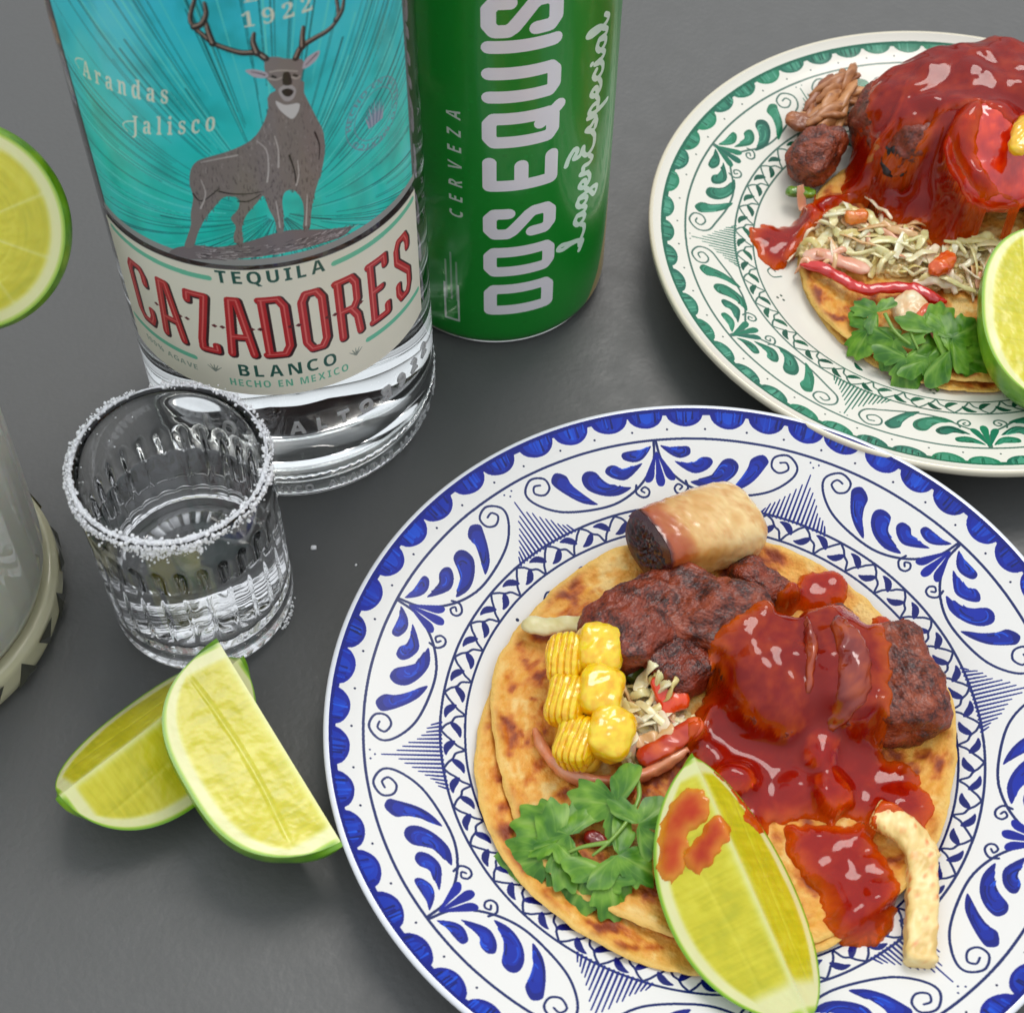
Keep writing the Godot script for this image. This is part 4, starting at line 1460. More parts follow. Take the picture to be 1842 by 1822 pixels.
# raises the field to the tops of a shape
func stamp(f: Field, s: Shape, lift := 0.0) -> void:
	for k in range(0, s.i.size(), 3):
		var a := s.v[s.i[k]]
		var b := s.v[s.i[k + 1]]
		var c := s.v[s.i[k + 2]]
		var ax := (a.x - f.x0) / f.cell
		var az := (a.z - f.z0) / f.cell
		var bx := (b.x - f.x0) / f.cell
		var bz := (b.z - f.z0) / f.cell
		var cx := (c.x - f.x0) / f.cell
		var cz := (c.z - f.z0) / f.cell
		var i0 := maxi(0, int(ceil(minf(ax, minf(bx, cx)))))
		var i1 := mini(f.w - 1, int(floor(maxf(ax, maxf(bx, cx)))))
		var j0 := maxi(0, int(ceil(minf(az, minf(bz, cz)))))
		var j1 := mini(f.h - 1, int(floor(maxf(az, maxf(bz, cz)))))
		if i1 < i0 or j1 < j0:
			continue
		var det := (bx - ax) * (cz - az) - (cx - ax) * (bz - az)
		if absf(det) < 1e-9:
			continue
		for j in range(j0, j1 + 1):
			for i in range(i0, i1 + 1):
				var u := ((i - ax) * (cz - az) - (cx - ax) * (j - az)) / det
				var v := ((bx - ax) * (j - az) - (i - ax) * (bz - az)) / det
				if u >= -0.001 and v >= -0.001 and u + v <= 1.001:
					var y := a.y + u * (b.y - a.y) + v * (c.y - a.y) + lift
					var q := j * f.w + i
					if y > f.y[q]:
						f.y[q] = y

func blurred(y: PackedFloat32Array, w: int, h: int, r: int, times: int) -> PackedFloat32Array:
	var src := y
	for t in times:
		for axis in 2:
			var dst := PackedFloat32Array()
			dst.resize(src.size())
			var n := w if axis == 0 else h
			var m := h if axis == 0 else w
			var step := 1 if axis == 0 else w
			var skip := w if axis == 0 else 1
			for j in m:
				var base := j * skip
				var sum := 0.0
				for k in range(-r, r + 1):
					sum += src[base + clampi(k, 0, n - 1) * step]
				for i in n:
					dst[base + i * step] = sum / (2 * r + 1)
					sum += src[base + mini(i + r + 1, n - 1) * step] - src[base + maxi(i - r, 0) * step]
			src = dst
	return src

func near_on(p: Vector2, poly: PackedVector2Array) -> Vector2:
	var best := poly[0]
	var bd := 1e18
	var n := poly.size()
	for k in n:
		var q := Geometry2D.get_closest_point_to_segment(p, poly[k], poly[(k + 1) % n])
		var d := q.distance_squared_to(p)
		if d < bd:
			bd = d
			best = q
	return best

# a pool of sauce: outline in the horizontal plane, laid over the field; returns the shape and raises the field
func pour(f: Field, outline: PackedVector2Array, thick: float, edge: float, fill_r: int, deep: Color, thin: Color, ripple := 0.25, seed_ := 0.0, lumps := 0) -> Shape:
	var poly := smooth2(outline, 9, true)
	for k in poly.size():
		var q := poly[k]
		poly[k] = q + Vector2(noise.get_noise_3d(q.x * 0.22, q.y * 0.22, seed_ + 1.0), noise.get_noise_3d(q.x * 0.22, q.y * 0.22, seed_ + 40.0)) * 1.7
	var lo := poly[0]
	var hi := poly[0]
	for p in poly:
		lo = lo.min(p)
		hi = hi.max(p)
	var i0 := maxi(1, int((lo.x - f.x0) / f.cell) - 1)
	var j0 := maxi(1, int((lo.y - f.z0) / f.cell) - 1)
	var i1 := mini(f.w - 2, int((hi.x - f.x0) / f.cell) + 2)
	var j1 := mini(f.h - 2, int((hi.y - f.z0) / f.cell) + 2)
	var w := i1 - i0 + 1
	var h := j1 - j0 + 1
	var base := PackedFloat32Array()
	base.resize(w * h)
	for j in h:
		for i in w:
			base[j * w + i] = f.y[(j + j0) * f.w + i + i0]
	var soft := blurred(base, w, h, fill_r, 2)
	var level := PackedFloat32Array()
	level.resize(w * h)
	# bits of vegetable and pulp lying in the sauce
	var bumps := []
	rng.seed = int(seed_ * 7.0) + 5
	for k in int(lumps):
		var bp := Vector2(rng.randf_range(lo.x, hi.x), rng.randf_range(lo.y, hi.y))
		bumps.append(Vector3(bp.x, bp.y, rng.randf_range(1.8, 4.4)))
	var dist := PackedFloat32Array()
	dist.resize(w * h)
	for j in h:
		for i in w:
			var q := j * w + i
			var p := Vector2(f.x0 + (i + i0) * f.cell, f.z0 + (j + j0) * f.cell)
			var c := near_on(p, poly)
			var d := c.distance_to(p)
			if not Geometry2D.is_point_in_polygon(p, poly):
				d = -d
			dist[q] = d
			var lump_ := fine.get_noise_3d(p.x * 0.075, p.y * 0.075, seed_) * 1.0 + fine.get_noise_3d(p.x * 0.17, p.y * 0.17, seed_ + 4.0) * 0.4
			var m := clampf(d / edge, 0.0, 1.0)
			var bead := pow(m * (2.0 - m), 0.7)
			var bump := 0.0
			for bq in bumps:
				var dq: float = p.distance_squared_to(Vector2(bq.x, bq.y)) / (bq.z * bq.z)
				if dq < 4.0:
					bump = maxf(bump, (bq.z * 0.42) * exp(-dq * dq))
			level[q] = maxf(lerpf(base[q], soft[q], 0.9 * m), base[q] - 0.1) + bead * thick * (1.0 + ripple * lump_) + bump * m
	var smooth := blurred(level, w, h, 2, 3)
	var s := Shape.new()
	var id := PackedInt32Array()
	id.resize(w * h)
	id.fill(-1)
	for j in range(0, h - 1):
		for i in range(0, w - 1):
			var q := j * w + i
			if maxf(maxf(dist[q], dist[q + 1]), maxf(dist[q + w], dist[q + w + 1])) <= 0.0:
				continue
			for k in [q, q + 1, q + w, q + w + 1]:
				if id[k] >= 0:
					continue
				id[k] = s.v.size()
				var p := Vector2(f.x0 + (k % w + i0) * f.cell, f.z0 + (k / w + j0) * f.cell)
				var m := clampf(dist[k] / edge, 0.0, 1.0)
				var y := lerpf(level[k], smooth[k], m)
				if dist[k] <= 0.0:
					p = near_on(p, poly)
					y = base[k] - 0.25
				s.v.append(Vector3(p.x, y, p.y))
				var depth := clampf((y - base[k]) / (thick * 1.25), 0.0, 1.0) * smoothstep(0.0, 1.0, m * 0.8 + 0.2)
				depth = clampf(depth + fine.get_noise_3d(p.x * 0.22, p.y * 0.22, seed_ + 8.0) * 0.30, 0, 1)
				s.c.append(thin.lerp(deep, depth))
			s.i.append_array(PackedInt32Array([id[q], id[q + 1], id[q + w], id[q + 1], id[q + w + 1], id[q + w]]))
	flip_up(s)
	for j in h:
		for i in w:
			var q := j * w + i
			if dist[q] > 0.0:
				var t := (j + j0) * f.w + i + i0
				f.y[t] = maxf(f.y[t], lerpf(level[q], smooth[q], clampf(dist[q] / edge, 0, 1)))
	return s

func sauce_mat() -> StandardMaterial3D:
	var m := tinted(0.07)
	m.albedo_color = Color(1, 1, 1, 0.42)
	m.transparency = BaseMaterial3D.TRANSPARENCY_ALPHA
	m.refraction_enabled = true
	m.refraction_scale = 0.042
	m.metallic_specular = 0.5
	return m

func height_at(f: Field, x: float, z: float) -> float:
	var i := clampi(int(round((x - f.x0) / f.cell)), 0, f.w - 1)
	var j := clampi(int(round((z - f.z0) / f.cell)), 0, f.h - 1)
	return f.y[j * f.w + i]

func place_thing(called: String, s: Shape, m: Material, label: String, category: String, group := "") -> MeshInstance3D:
	var c := Vector3.ZERO
	var low := 1e9
	for p in s.v:
		c += p / s.v.size()
		low = minf(low, p.y)
	var o := commit(called, s, m, self, Vector3(c.x, low, c.z))
	tag(o, label, category, group)
	return o

# ---------------------------------------------------------------- pieces of food
func tortilla(label: String, c: Vector3, r: float, base: Callable, thick: float, seed_: float, rim: Callable) -> Shape:
	var s := Shape.new()
	var cold := func(p: Vector3, edge: float) -> Color:
		var n := noise.get_noise_3d(p.x * 0.055, p.z * 0.055, seed_)
		var n2 := fine.get_noise_3d(p.x * 0.30, p.z * 0.30, seed_ + 3.0)
		var n3 := noise.get_noise_3d(p.x * 0.16, p.z * 0.16, seed_ + 12.0)
		var col := Color(0.88, 0.60, 0.22).lerp(Color(0.94, 0.76, 0.42), clampf(n2 * 0.9 + 0.25, 0, 1))
		col = col.lerp(Color(0.76, 0.40, 0.09), smoothstep(-0.12, 0.36, n + n3 * 0.8 + n2 * 0.2))
		col = col.lerp(Color(0.50, 0.20, 0.04), smoothstep(0.20, 0.62, n + n3 * 0.8 + n2 * 0.35))
		col = col.lerp(Color(0.95, 0.84, 0.58), smoothstep(0.24, 0.5, -n + n2 * 0.3) * 0.6)
		return col.lerp(Color(0.88, 0.70, 0.36), smoothstep(0.94, 1.0, edge))
	for side in 2:
		var pos := func(u: float, w: float) -> Vector3:
			var th := u * TAU
			var rr := r * w * (1.0 + (float(rim.call(th)) + 0.010 * noise.get_noise_2d(th * 6.0, seed_)) * w)
			var x := c.x + cos(th) * rr
			var z := c.z + sin(th) * rr
			var y: float = base.call(x, z, w) + noise.get_noise_3d(x * 0.03, z * 0.03, seed_) * 1.6 * w + maxf(0.0, noise.get_noise_3d(x * 0.13, z * 0.13, seed_)) * 1.3 + noise.get_noise_3d(x * 0.3, z * 0.3, seed_) * 0.35 + fine.get_noise_3d(x * 0.9, z * 0.9, seed_) * 0.14
			var round_ := sqrt(maxf(0.0, 1.0 - pow(w, 60.0)))
			return Vector3(x, y + (thick * 0.5 * round_ if side == 0 else -thick * 0.5 * round_), z)
		var col := func(_u: float, w: float, p: Vector3) -> Color:
			return cold.call(p, w)
		var g := grid(300, 120, pos, col, side == 1, true)
		if side == 0:
			flip_up(g)
		else:
			flip_up(g)
			reverse(g)
		add_shape(s, g)
	var tm := tinted(0.62, 0.10, 0.4, 0.06)
	grain_on(tm, Vector3(16, 16, 16), 0.45)
	var o := place_thing("tortilla", s, tm, label, "tortilla")
	o.set_meta("kind", "thing")
	return s

# fine surface grain as a normal map laid from three sides
var grain_map: NoiseTexture2D
func grain_on(m: StandardMaterial3D, scale: Vector3, strength: float) -> void:
	if grain_map == null:
		grain_map = noise_map(0.07, 4, true, 91, 7.0, 512)
	m.normal_enabled = true
	m.normal_texture = grain_map
	m.normal_scale = strength
	m.uv1_triplanar = true
	m.uv1_scale = scale

func meat(label: String, c: Vector3, b: Basis, r: Vector3, e: float, seed_: float, warm := 0.0, group := "") -> Shape:
	var col := func(d: Vector3, p: Vector3, h: float) -> Color:
		var n := fine.get_noise_3dv(p * 0.9 + Vector3(seed_, 0, 0))
		var lp := b.inverse() * (p - c)
		var grain := fine.get_noise_3d(lp.x * 0.3 + seed_, lp.y * 1.2, lp.z * 1.2) * 0.35 + fine.get_noise_3dv(p * 2.2) * 0.9
		var n2 := noise.get_noise_3dv(p * 0.13 + Vector3(seed_, 0, 0))
		var k := Color(0.39, 0.15, 0.065).lerp(Color(0.60, 0.27, 0.13), clampf(0.35 + n2 + n * 0.6, 0, 1))
		k = k.lerp(Color(0.44, 0.12, 0.05), clampf(warm * (0.6 + n2), 0, 1))
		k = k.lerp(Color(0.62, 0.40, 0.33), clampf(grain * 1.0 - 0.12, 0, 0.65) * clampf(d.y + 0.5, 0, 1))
		return k.lerp(Color(0.09, 0.035, 0.03), clampf(-n * 0.7 - grain * 0.5 - n2 * 0.8 - 0.04, 0, 0.8))
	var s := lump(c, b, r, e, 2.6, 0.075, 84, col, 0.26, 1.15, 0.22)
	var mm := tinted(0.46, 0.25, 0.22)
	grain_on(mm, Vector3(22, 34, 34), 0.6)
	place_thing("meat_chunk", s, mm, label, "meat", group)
	return s

# a sprig leaf: lobed outline, veins, gently folded
func leaf(c: Vector3, dirn: Vector3, up: Vector3, size: float, seed_: float, fold := 0.5) -> Shape:
	var fwd := dirn.normalized()
	var side := fwd.cross(up).normalized()
	var top := side.cross(fwd).normalized()
	var radius := func(th: float) -> float:
		# three broad lobes, each with a few blunt teeth
		var lobe := 0.34 + 0.72 * pow(absf(cos(th * 1.5)), 0.8)
		var tooth := 0.13 * absf(fmod(th * 2.6 + 20.0 + 0.3 * sin(seed_), 1.0) - 0.5) * 2.0 - 0.06 + 0.03 * sin(th * 19.0 + seed_)
		var back := smoothstep(2.5, 1.9, absf(th))
		return size * (lobe - tooth) * (0.2 + 0.8 * back)
	var pos := func(u: float, w: float) -> Vector3:
		var th := lerpf(-2.55, 2.55, u)
		var r: float = float(radius.call(th)) * w
		var x := cos(th) * r
		var y := sin(th) * r
		var vein := exp(-pow(sin(th * 1.5) * 6.0, 2.0)) * -0.35 * w
		var bend := -absf(y) * fold * 0.16 - x * x / size * 0.12 + noise.get_noise_3d(x * 0.10, y * 0.10, seed_) * size * 0.07
		return c + fwd * x + side * y + top * (bend + vein)
	var col := func(u: float, w: float, p: Vector3) -> Color:
		var th := lerpf(-2.55, 2.55, u)
		var n := noise.get_noise_3dv(p * 0.14) + fine.get_noise_3dv(p * 0.9) * 0.2
		var k := Color(0.20, 0.42, 0.05).lerp(Color(0.47, 0.66, 0.18), clampf(0.45 + n, 0, 1))
		var vein := exp(-pow(sin(th * 1.5) * 9.0, 2.0)) + 0.5 * exp(-pow(sin(th * 9.0 + w * 4.0) * 4.0, 2.0))
		return k.lerp(Color(0.62, 0.74, 0.38), clampf(vein * 0.5, 0, 0.5))
	var s := grid(130, 12, pos, col)
	return s

func leaf_mat() -> StandardMaterial3D:
	var m := tinted(0.46, 0.15, 0.3)
	m.backlight_enabled = true
	m.backlight = Color(0.6, 0.6, 0.6)
	return m

func plate_height(x: float, z: float, at: Vector3, k: float) -> float:
	var r := Vector2(x - at.x, z - at.z).length() / k
	if r < 58.0:
		return 6.0
	if r < 64.0:
		return lerpf(6.0, 7.5, (r - 58.0) / 6.0)
	if r < 72.0:
		return lerpf(7.5, 10.5, (r - 64.0) / 8.0)
	return minf(22.0, lerpf(10.5, 19.5, (r - 72.0) / 32.0))

func plate_field(at: Vector3, k: float, p0: Vector2, p1: Vector2) -> Field:
	var f := field(p0, p1, 0.55, 0.0)
	for j in f.h:
		for i in f.w:
			f.y[j * f.w + i] = plate_height(f.x0 + i * f.cell, f.z0 + j * f.cell, at, k)
	return f

func flat(a: Array) -> PackedVector2Array:
	var out := PackedVector2Array()
	for q in v3(a):
		out.append(Vector2(q.x, q.z))
	return out

func back_to(p: PackedVector2Array, z: float) -> PackedVector2Array:
	for k in p.size():
		p[k].y = maxf(p[k].y, z)
	return p

func facing(yaw: float, pitch := 0.0, roll := 0.0) -> Basis:
	return Basis.from_euler(Vector3(deg_to_rad(pitch), deg_to_rad(yaw), deg_to_rad(roll)))

# a heap of thin vegetable shreds; each shred is a part
func slaw(label: String, f: Field, spots: Array, count: int, seed_: int, group := "") -> void:
	rng.seed = seed_
	var c := Vector3.ZERO
	for s in spots:
		c += s / spots.size()
	var at := Vector3(c.x, height_at(f, c.x, c.z), c.z)
	var t := thing("cabbage_slaw", label, "slaw", at, group)
	var m := tinted(0.30, 0.5, 0.15, 0.15)
	m.backlight_enabled = true
	m.backlight = Color(0.12, 0.12, 0.12)
	var tones := [Color(0.92, 0.84, 0.60), Color(0.88, 0.78, 0.48), Color(0.88, 0.82, 0.56), Color(0.95, 0.90, 0.74), Color(0.90, 0.68, 0.46), Color(0.95, 0.84, 0.70), Color(0.92, 0.62, 0.48), Color(0.94, 0.88, 0.68)]
	var made := []
	# a loose bed holds the shreds up
	var bed := Shape.new()
	for s in spots:
		add_shape(bed, lump(Vector3(s.x, height_at(f, s.x, s.z) + 0.8, s.z), Basis(), Vector3(6.0, 2.2, 5.0), 2.6, 2.2, 0.35, 12, func(_d, p, _h): return Color(0.80, 0.66, 0.40).lerp(Color(0.93, 0.84, 0.62), clampf(0.5 + fine.get_noise_3dv(p * 0.6), 0, 1))))
	commit("tangled_bed", bed, m, t, at).set_meta("kind", "stuff")
	stamp(f, bed)
	for i in count:
		var o: Vector3 = spots[i % spots.size()] + Vector3(rng.randfn(0, 4.0), 0, rng.randfn(0, 3.6))
		var yaw := rng.randf() * TAU
		var d := Vector3(cos(yaw), 0, sin(yaw))
		var long := rng.randf_range(7.0, 17.0)
		var bend := rng.randf_range(-1.8, 1.8)
		var n := Vector3(-d.z, 0, d.x)
		var lift := rng.randf_range(0.0, 3.4)
		var pts := []
		for k in 5:
			var u := (k - 2) / 2.0
			var p := o + d * (u * long * 0.5) + n * (bend * (1.0 - u * u))
			p.y = minf(height_at(f, p.x, p.z), o.y + 5.0) + lift + rng.randf_range(-0.2, 0.5) + (1.0 - u * u) * 0.8
			pts.append(p)
		var wide := rng.randf_range(1.3, 4.2)
		var thick := rng.randf_range(0.6, 1.5)
		var tone: Color = tones[rng.randi() % tones.size()]
		var roll := Vector3(rng.randf_range(-0.9, 0.9), 1.0, rng.randf_range(-0.9, 0.9)).normalized()
		var cf := func(u: float, a: float, p: Vector3) -> Color:
			var g := fine.get_noise_3dv(p * 0.8)
			return tone.lerp(tone.lightened(0.5), clampf(0.1 + g * 0.5, 0, 0.6)).lerp(Color(0.76, 0.62, 0.34), clampf(-g * 0.5, 0, 0.35))
		var s := strip(curve3(pts, 4), func(u): return wide * pow(sin(clampf(u, 0.03, 0.97) * PI), 0.2), func(u): return thick * pow(sin(clampf(u, 0.03, 0.97) * PI), 0.2), roll, 10, 2.6, cf, 0.4)
		commit("shred", s, m, t, at)
		made.append(s)
	for s in made:
		stamp(f, s)

func chunk(called: String, label: String, category: String, c: Vector3, b: Basis, r: Vector3, e: float, base: Color, tip: Color, rough := 0.3, coat := 0.6, amp := 1.0, group := "", freq := 0.14) -> Shape:
	var col := func(d: Vector3, p: Vector3, _h: float) -> Color:
		var n := noise.get_noise_3dv(p * 0.16)
		return base.lerp(tip, clampf(0.5 + n * 1.1 + fine.get_noise_3dv(p * 0.9) * 0.25, 0, 1))
	var s := lump(c, b, r, e, amp, freq, 20, col, 0.12, 0.9)
	place_thing(called, s, tinted(rough, coat, 0.1, 0.08), label, category, group)
	return s

func stick(called: String, label: String, pts: Array, wide: float, thick: float, e: float) -> Shape:
	var cf := func(u: float, _ang: float, p: Vector3) -> Color:
		var n := noise.get_noise_3dv(p * 0.14) + fine.get_noise_3dv(p * 0.8) * 0.4
		var k := Color(0.92, 0.76, 0.46).lerp(Color(0.95, 0.86, 0.62), clampf(0.45 + n, 0, 1))
		var stain := fine.get_noise_3dv(p * 0.33) + noise.get_noise_3dv(p * 0.9) * 0.5
		k = k.lerp(Color(0.86, 0.36, 0.14), smoothstep(0.16, 0.5, stain - u * 0.25) * 0.75)
		return k.lerp(Color(0.70, 0.60, 0.34), smoothstep(0.1, 0.5, -n) * 0.4)
	var s := strip(curve3(pts, 9), func(u): return wide * pow(clampf(sin(clampf(u, 0.012, 0.988) * PI) * 14.0, 0, 1), 0.5), func(u): return thick * pow(clampf(sin(clampf(u, 0.012, 0.988) * PI) * 14.0, 0, 1), 0.5), Vector3.UP, 28, e, cf, 0.9)
	place_thing(called, s, tinted(0.45, 0.25, 0.25, 0.05), label, "vegetable")
	return s

func ribbon_food(called: String, label: String, category: String, pts: Array, wide: float, thick: float, e: float, a: Color, b: Color, rough := 0.3, coat := 0.5, group := "", up := Vector3.UP) -> Shape:
	var cf := func(u: float, ang: float, p: Vector3) -> Color:
		var n := noise.get_noise_3dv(p * 0.14) + fine.get_noise_3dv(p * 0.7) * 0.4
		return a.lerp(b, clampf(0.45 + n, 0, 1))
	var ends := 12.0 if e > 5.0 else 3.0
	var s := strip(curve3(pts, 7), func(u): return wide * pow(clampf(sin(clampf(u, 0.015, 0.985) * PI) * ends, 0, 1), 0.5), func(u): return thick * pow(clampf(sin(clampf(u, 0.015, 0.985) * PI) * ends, 0, 1), 0.5), up, 16, e, cf, 0.7)
	place_thing(called, s, tinted(rough, coat, 0.12, 0.08), label, category, group)
	return s

func sprig(label: String, root_at: Vector3, stem: Array, leaves: Array, seed_: float) -> void:
	var t := thing("cilantro_sprig", label, "herb", root_at)
	var m := leaf_mat()
	var cf := func(_u: float, _a: float, _p: Vector3) -> Color:
		return Color(0.48, 0.62, 0.26)
	for st in stem:
		commit("stem", strip(curve3(st, 6), func(u): return lerpf(1.5, 0.8, u), func(u): return lerpf(1.3, 0.8, u), Vector3.UP, 8, 2.0, cf), tinted(0.4, 0.2), t, root_at)
	var k := 0
	for l in leaves:
		# base, tip, tilt of the blade, fold
		var d: Vector3 = l[1] - l[0]
		var s := leaf(l[0] + d * 0.30, d, l[2], d.length() * 0.78, seed_ + k * 3.7, l[3])
		flip_up(s)
		commit("leaf", s, m, t, root_at)
		k += 1

func build_blue_taco() -> void:
	var zero := Vector3.ZERO
	var f := plate_field(zero, 1.0, Vector2(-80, -85), Vector2(85, 85))
	# two tortillas, the upper one a little smaller and set back
	var c0 := Vector3(-2.0, 8.0, 6.5)
	var low := tortilla("lower toasted tortilla on the blue plate, pale edge showing at left and front", c0, 65.5, func(x, z, _w): return plate_height(x, z, zero, 1.0) + 1.6, 1.8, 5.0, func(th): return 0.012 * sin(th * 3.0 + 1.0) + 0.010 * sin(th * 5.0))
	stamp(f, low)
	var c1 := Vector3(2.9, 11.0, 0.2)
	var high := tortilla("upper toasted tortilla under the meat on the blue plate, browned in patches", c1, 65.6, func(x, z, w): return maxf(plate_height(x, z, zero, 1.0) + 3.6, 9.6) + 1.4 * smoothstep(0.7, 1.0, w) * (0.5 + 0.5 * sin(x * 0.06 - z * 0.05)), 1.9, 25.0, func(th): return 0.014 * sin(th * 2.0 + 0.4) + 0.012 * sin(th * 5.0 + 2.0) - 0.01 * sin(th * 7.0))
	stamp(f, high)
	# folded flap of tortilla at the back left
	# the pale block with a charred end
	var b0 := v3([-16.8, 24.5, -52.9])[0] as Vector3
	var bt := Vector3(0.83, -0.30, -0.47).normalized()
	var bone := []
	for k in 6:
		bone.append(b0 + bt * (k * 7.4) + Vector3(0.02 * k * k, 0.16 * k * (5 - k), 0))
	var bcol := func(u: float, a: float, p: Vector3) -> Color:
		var n := noise.get_noise_3dv(p * 0.10)
		var g2 := fine.get_noise_3d(p.x * 0.2, p.y * 0.9, p.z * 0.9)
		var k := Color(0.80, 0.58, 0.30).lerp(Color(0.92, 0.80, 0.56), clampf(u * 1.1 + n * 0.9 + 0.1 * sin(a * 2.0), 0, 1))
		k = k.lerp(Color(0.70, 0.40, 0.14), clampf(n * 1.1 + g2 * 0.3 - 0.1, 0, 0.55))
		k = k.lerp(Color(0.62, 0.24, 0.06), (1.0 - smoothstep(0.05, 0.30, u + n * 0.12)) * 0.85)
		return k.lerp(Color(0.26, 0.07, 0.03), 1.0 - smoothstep(0.0, 0.07, u + g2 * 0.03))
	var pale := strip(curve3(bone, 12), func(u): return (22.5 + 5.0 * u) * pow(1.0 - pow(u * 0.97, 16.0), 0.5), func(u): return (17.5 + 3.5 * u) * pow(1.0 - pow(u * 0.97, 16.0), 0.5), Vector3(0.0, 1.0, 0.0), 72, 2.9, bcol, 0.45)
	# the burnt cut end, rough and a little hollow
	var es := bt.cross(Vector3(0.0, 1.0, 0.0)).normalized()
	var eu := es.cross(bt).normalized()
	var endp := func(u: float, w: float) -> Vector3:
		var a := u * TAU
		var q := pow(pow(absf(cos(a)), 2.5) + pow(absf(sin(a)), 2.5), -0.4)
		var p: Vector3 = b0 + es * (cos(a) * q * 11.1 * w) + eu * (sin(a) * q * 8.7 * w)
		return p + bt * (-0.5 * sin(w * PI) + 1.6 * fine.get_noise_3dv(p * 0.5) * (1.0 - w * w) + noise.get_noise_3dv(p * 0.9) * 0.7 * (1.0 - w * w))
	var endc := func(_u: float, w: float, p: Vector3) -> Color:
		var g2 := fine.get_noise_3dv(p * 0.9) + noise.get_noise_3dv(p * 0.4) * 0.6
		return Color(0.34, 0.085, 0.035).lerp(Color(0.07, 0.018, 0.012), clampf(0.45 + g2 * 1.2, 0, 1)).lerp(Color(0.46, 0.16, 0.06), smoothstep(0.8, 1.0, w) * 0.5)
	var cut := grid(60, 20, endp, endc, false, true)
	outward(cut, b0 + bt * 10.0)
	var bt_root := thing("rib_bone", "glossy tan rib bone with a dark charred cut end, at the blue plate taco's back", "bone", Vector3(bone[2].x, 10, bone[2].z))
	commit("shaft", pale, tinted(0.26, 0.6, 0.14, 0.12), bt_root, Vector3(bone[2].x, 10, bone[2].z))
	commit("charred_end", cut, tinted(0.45, 0.35, 0.2), bt_root, Vector3(bone[2].x, 10, bone[2].z))
	stamp(f, pale)
	# meat
	var g := "meat chunks on the blue plate"
	var chunks := []
	chunks.append(meat("dark roasted meat chunk below the charred pale block, left half of the pair", v3([-18.5, 19.0, -30.4])[0], facing(34, 4, -4), Vector3(17.0, 9.0, 12.0), 4.4, 3.0, 0.35, g))
	chunks.append(meat("dark roasted meat chunk below the charred pale block, right half of the pair", v3([0.8, 20.0, -31.2])[0], facing(-24, 4, 4), Vector3(18.0, 9.0, 12.5), 4.4, 13.0, 0.15, g))
	chunks.append(meat("reddish meat piece hanging below the roasted pair, beside the red pepper", v3([-8.6, 17.0, -18.3])[0], facing(40, 0, 0), Vector3(10.5, 7.5, 10.0), 3.0, 23.0, 0.6, g))
	chunks.append(meat("large meat chunk drowned in sauce, middle of the blue plate's taco", v3([17.2, 17.0, -14.1])[0], facing(-70, 0, -6), Vector3(21.0, 11.0, 15.0), 2.2, 33.0, 0.6, g))
	chunks.append(meat("sauce coated meat strip between the drowned chunk and the bare right chunk", v3([37.4, 18.0, -15.6])[0], facing(-80, 0, 4), Vector3(21.0, 10.5, 13.0), 2.2, 43.0, 0.8, g))
	chunks.append(meat("bare dark meat chunk at the right end of the blue plate's taco", v3([52.8, 18.0, -11.6])[0], facing(-76, 3, 4), Vector3(17.0, 9.5, 11.0), 5.0, 53.0, 0.0, g))
	chunks.append(meat("small brown meat piece behind the sauce, under the back lobe", v3([17.8, 14.0, -47.8])[0], facing(-40, 0, 0), Vector3(11.0, 4.0, 5.5), 3.0, 63.0, 0.3, g))
	for s in chunks:
		stamp(f, s)
	# corn cut from the cob
	var ko := v3([-36.2, 19.0, -4.9])[0] as Vector3
	var corn := thing("corn_piece", "piece of yellow corn cut from the cob, three ranks of kernels, left of the meat", "corn", ko)
	var km := tinted(0.22, 0.7, 0.10, 0.25)
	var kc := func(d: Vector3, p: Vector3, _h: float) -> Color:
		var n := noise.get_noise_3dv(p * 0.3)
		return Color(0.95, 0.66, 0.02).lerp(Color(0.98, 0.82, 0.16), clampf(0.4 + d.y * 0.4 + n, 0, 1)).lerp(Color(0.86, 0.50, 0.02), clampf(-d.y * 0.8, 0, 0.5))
	var ranks := v3([-32.3, 24.0, -17.8, -32.3, 24.0, -4.3, -29.6, 22.0, 7.4])
	for j in 3:
		var kp: Vector3 = ranks[j]
		var yaw := -4.0 - 7.0 * j
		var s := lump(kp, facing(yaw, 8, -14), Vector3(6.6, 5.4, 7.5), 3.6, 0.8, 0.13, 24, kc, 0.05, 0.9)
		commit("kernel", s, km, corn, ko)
		stamp(f, s)
		# the cut side: kernels seen edge on, packed tight with fine seams between them
		var sb := facing(yaw, 6, 15)
		var sc := kp + Vector3(-9.0, -2.0, 2.0)
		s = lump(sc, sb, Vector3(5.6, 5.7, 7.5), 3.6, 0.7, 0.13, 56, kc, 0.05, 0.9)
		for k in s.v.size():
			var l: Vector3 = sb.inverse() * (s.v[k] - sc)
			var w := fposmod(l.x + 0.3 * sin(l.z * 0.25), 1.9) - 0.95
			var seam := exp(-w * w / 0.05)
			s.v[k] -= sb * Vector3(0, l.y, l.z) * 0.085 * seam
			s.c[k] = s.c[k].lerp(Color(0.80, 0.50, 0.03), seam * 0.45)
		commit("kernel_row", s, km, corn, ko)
		stamp(f, s)
	var core := lump(ko + Vector3(0.5, -5.0, 2.0), facing(-8), Vector3(8.0, 6.0, 18.0), 3.2, 0.8, 0.15, 16, func(_d, p, _h): return Color(0.88, 0.62, 0.10).lerp(Color(0.92, 0.74, 0.26), clampf(0.5 + noise.get_noise_3dv(p * 0.2), 0, 1)))
	commit("cob_core", core, tinted(0.5, 0.1), corn, ko)
	stamp(f, core)
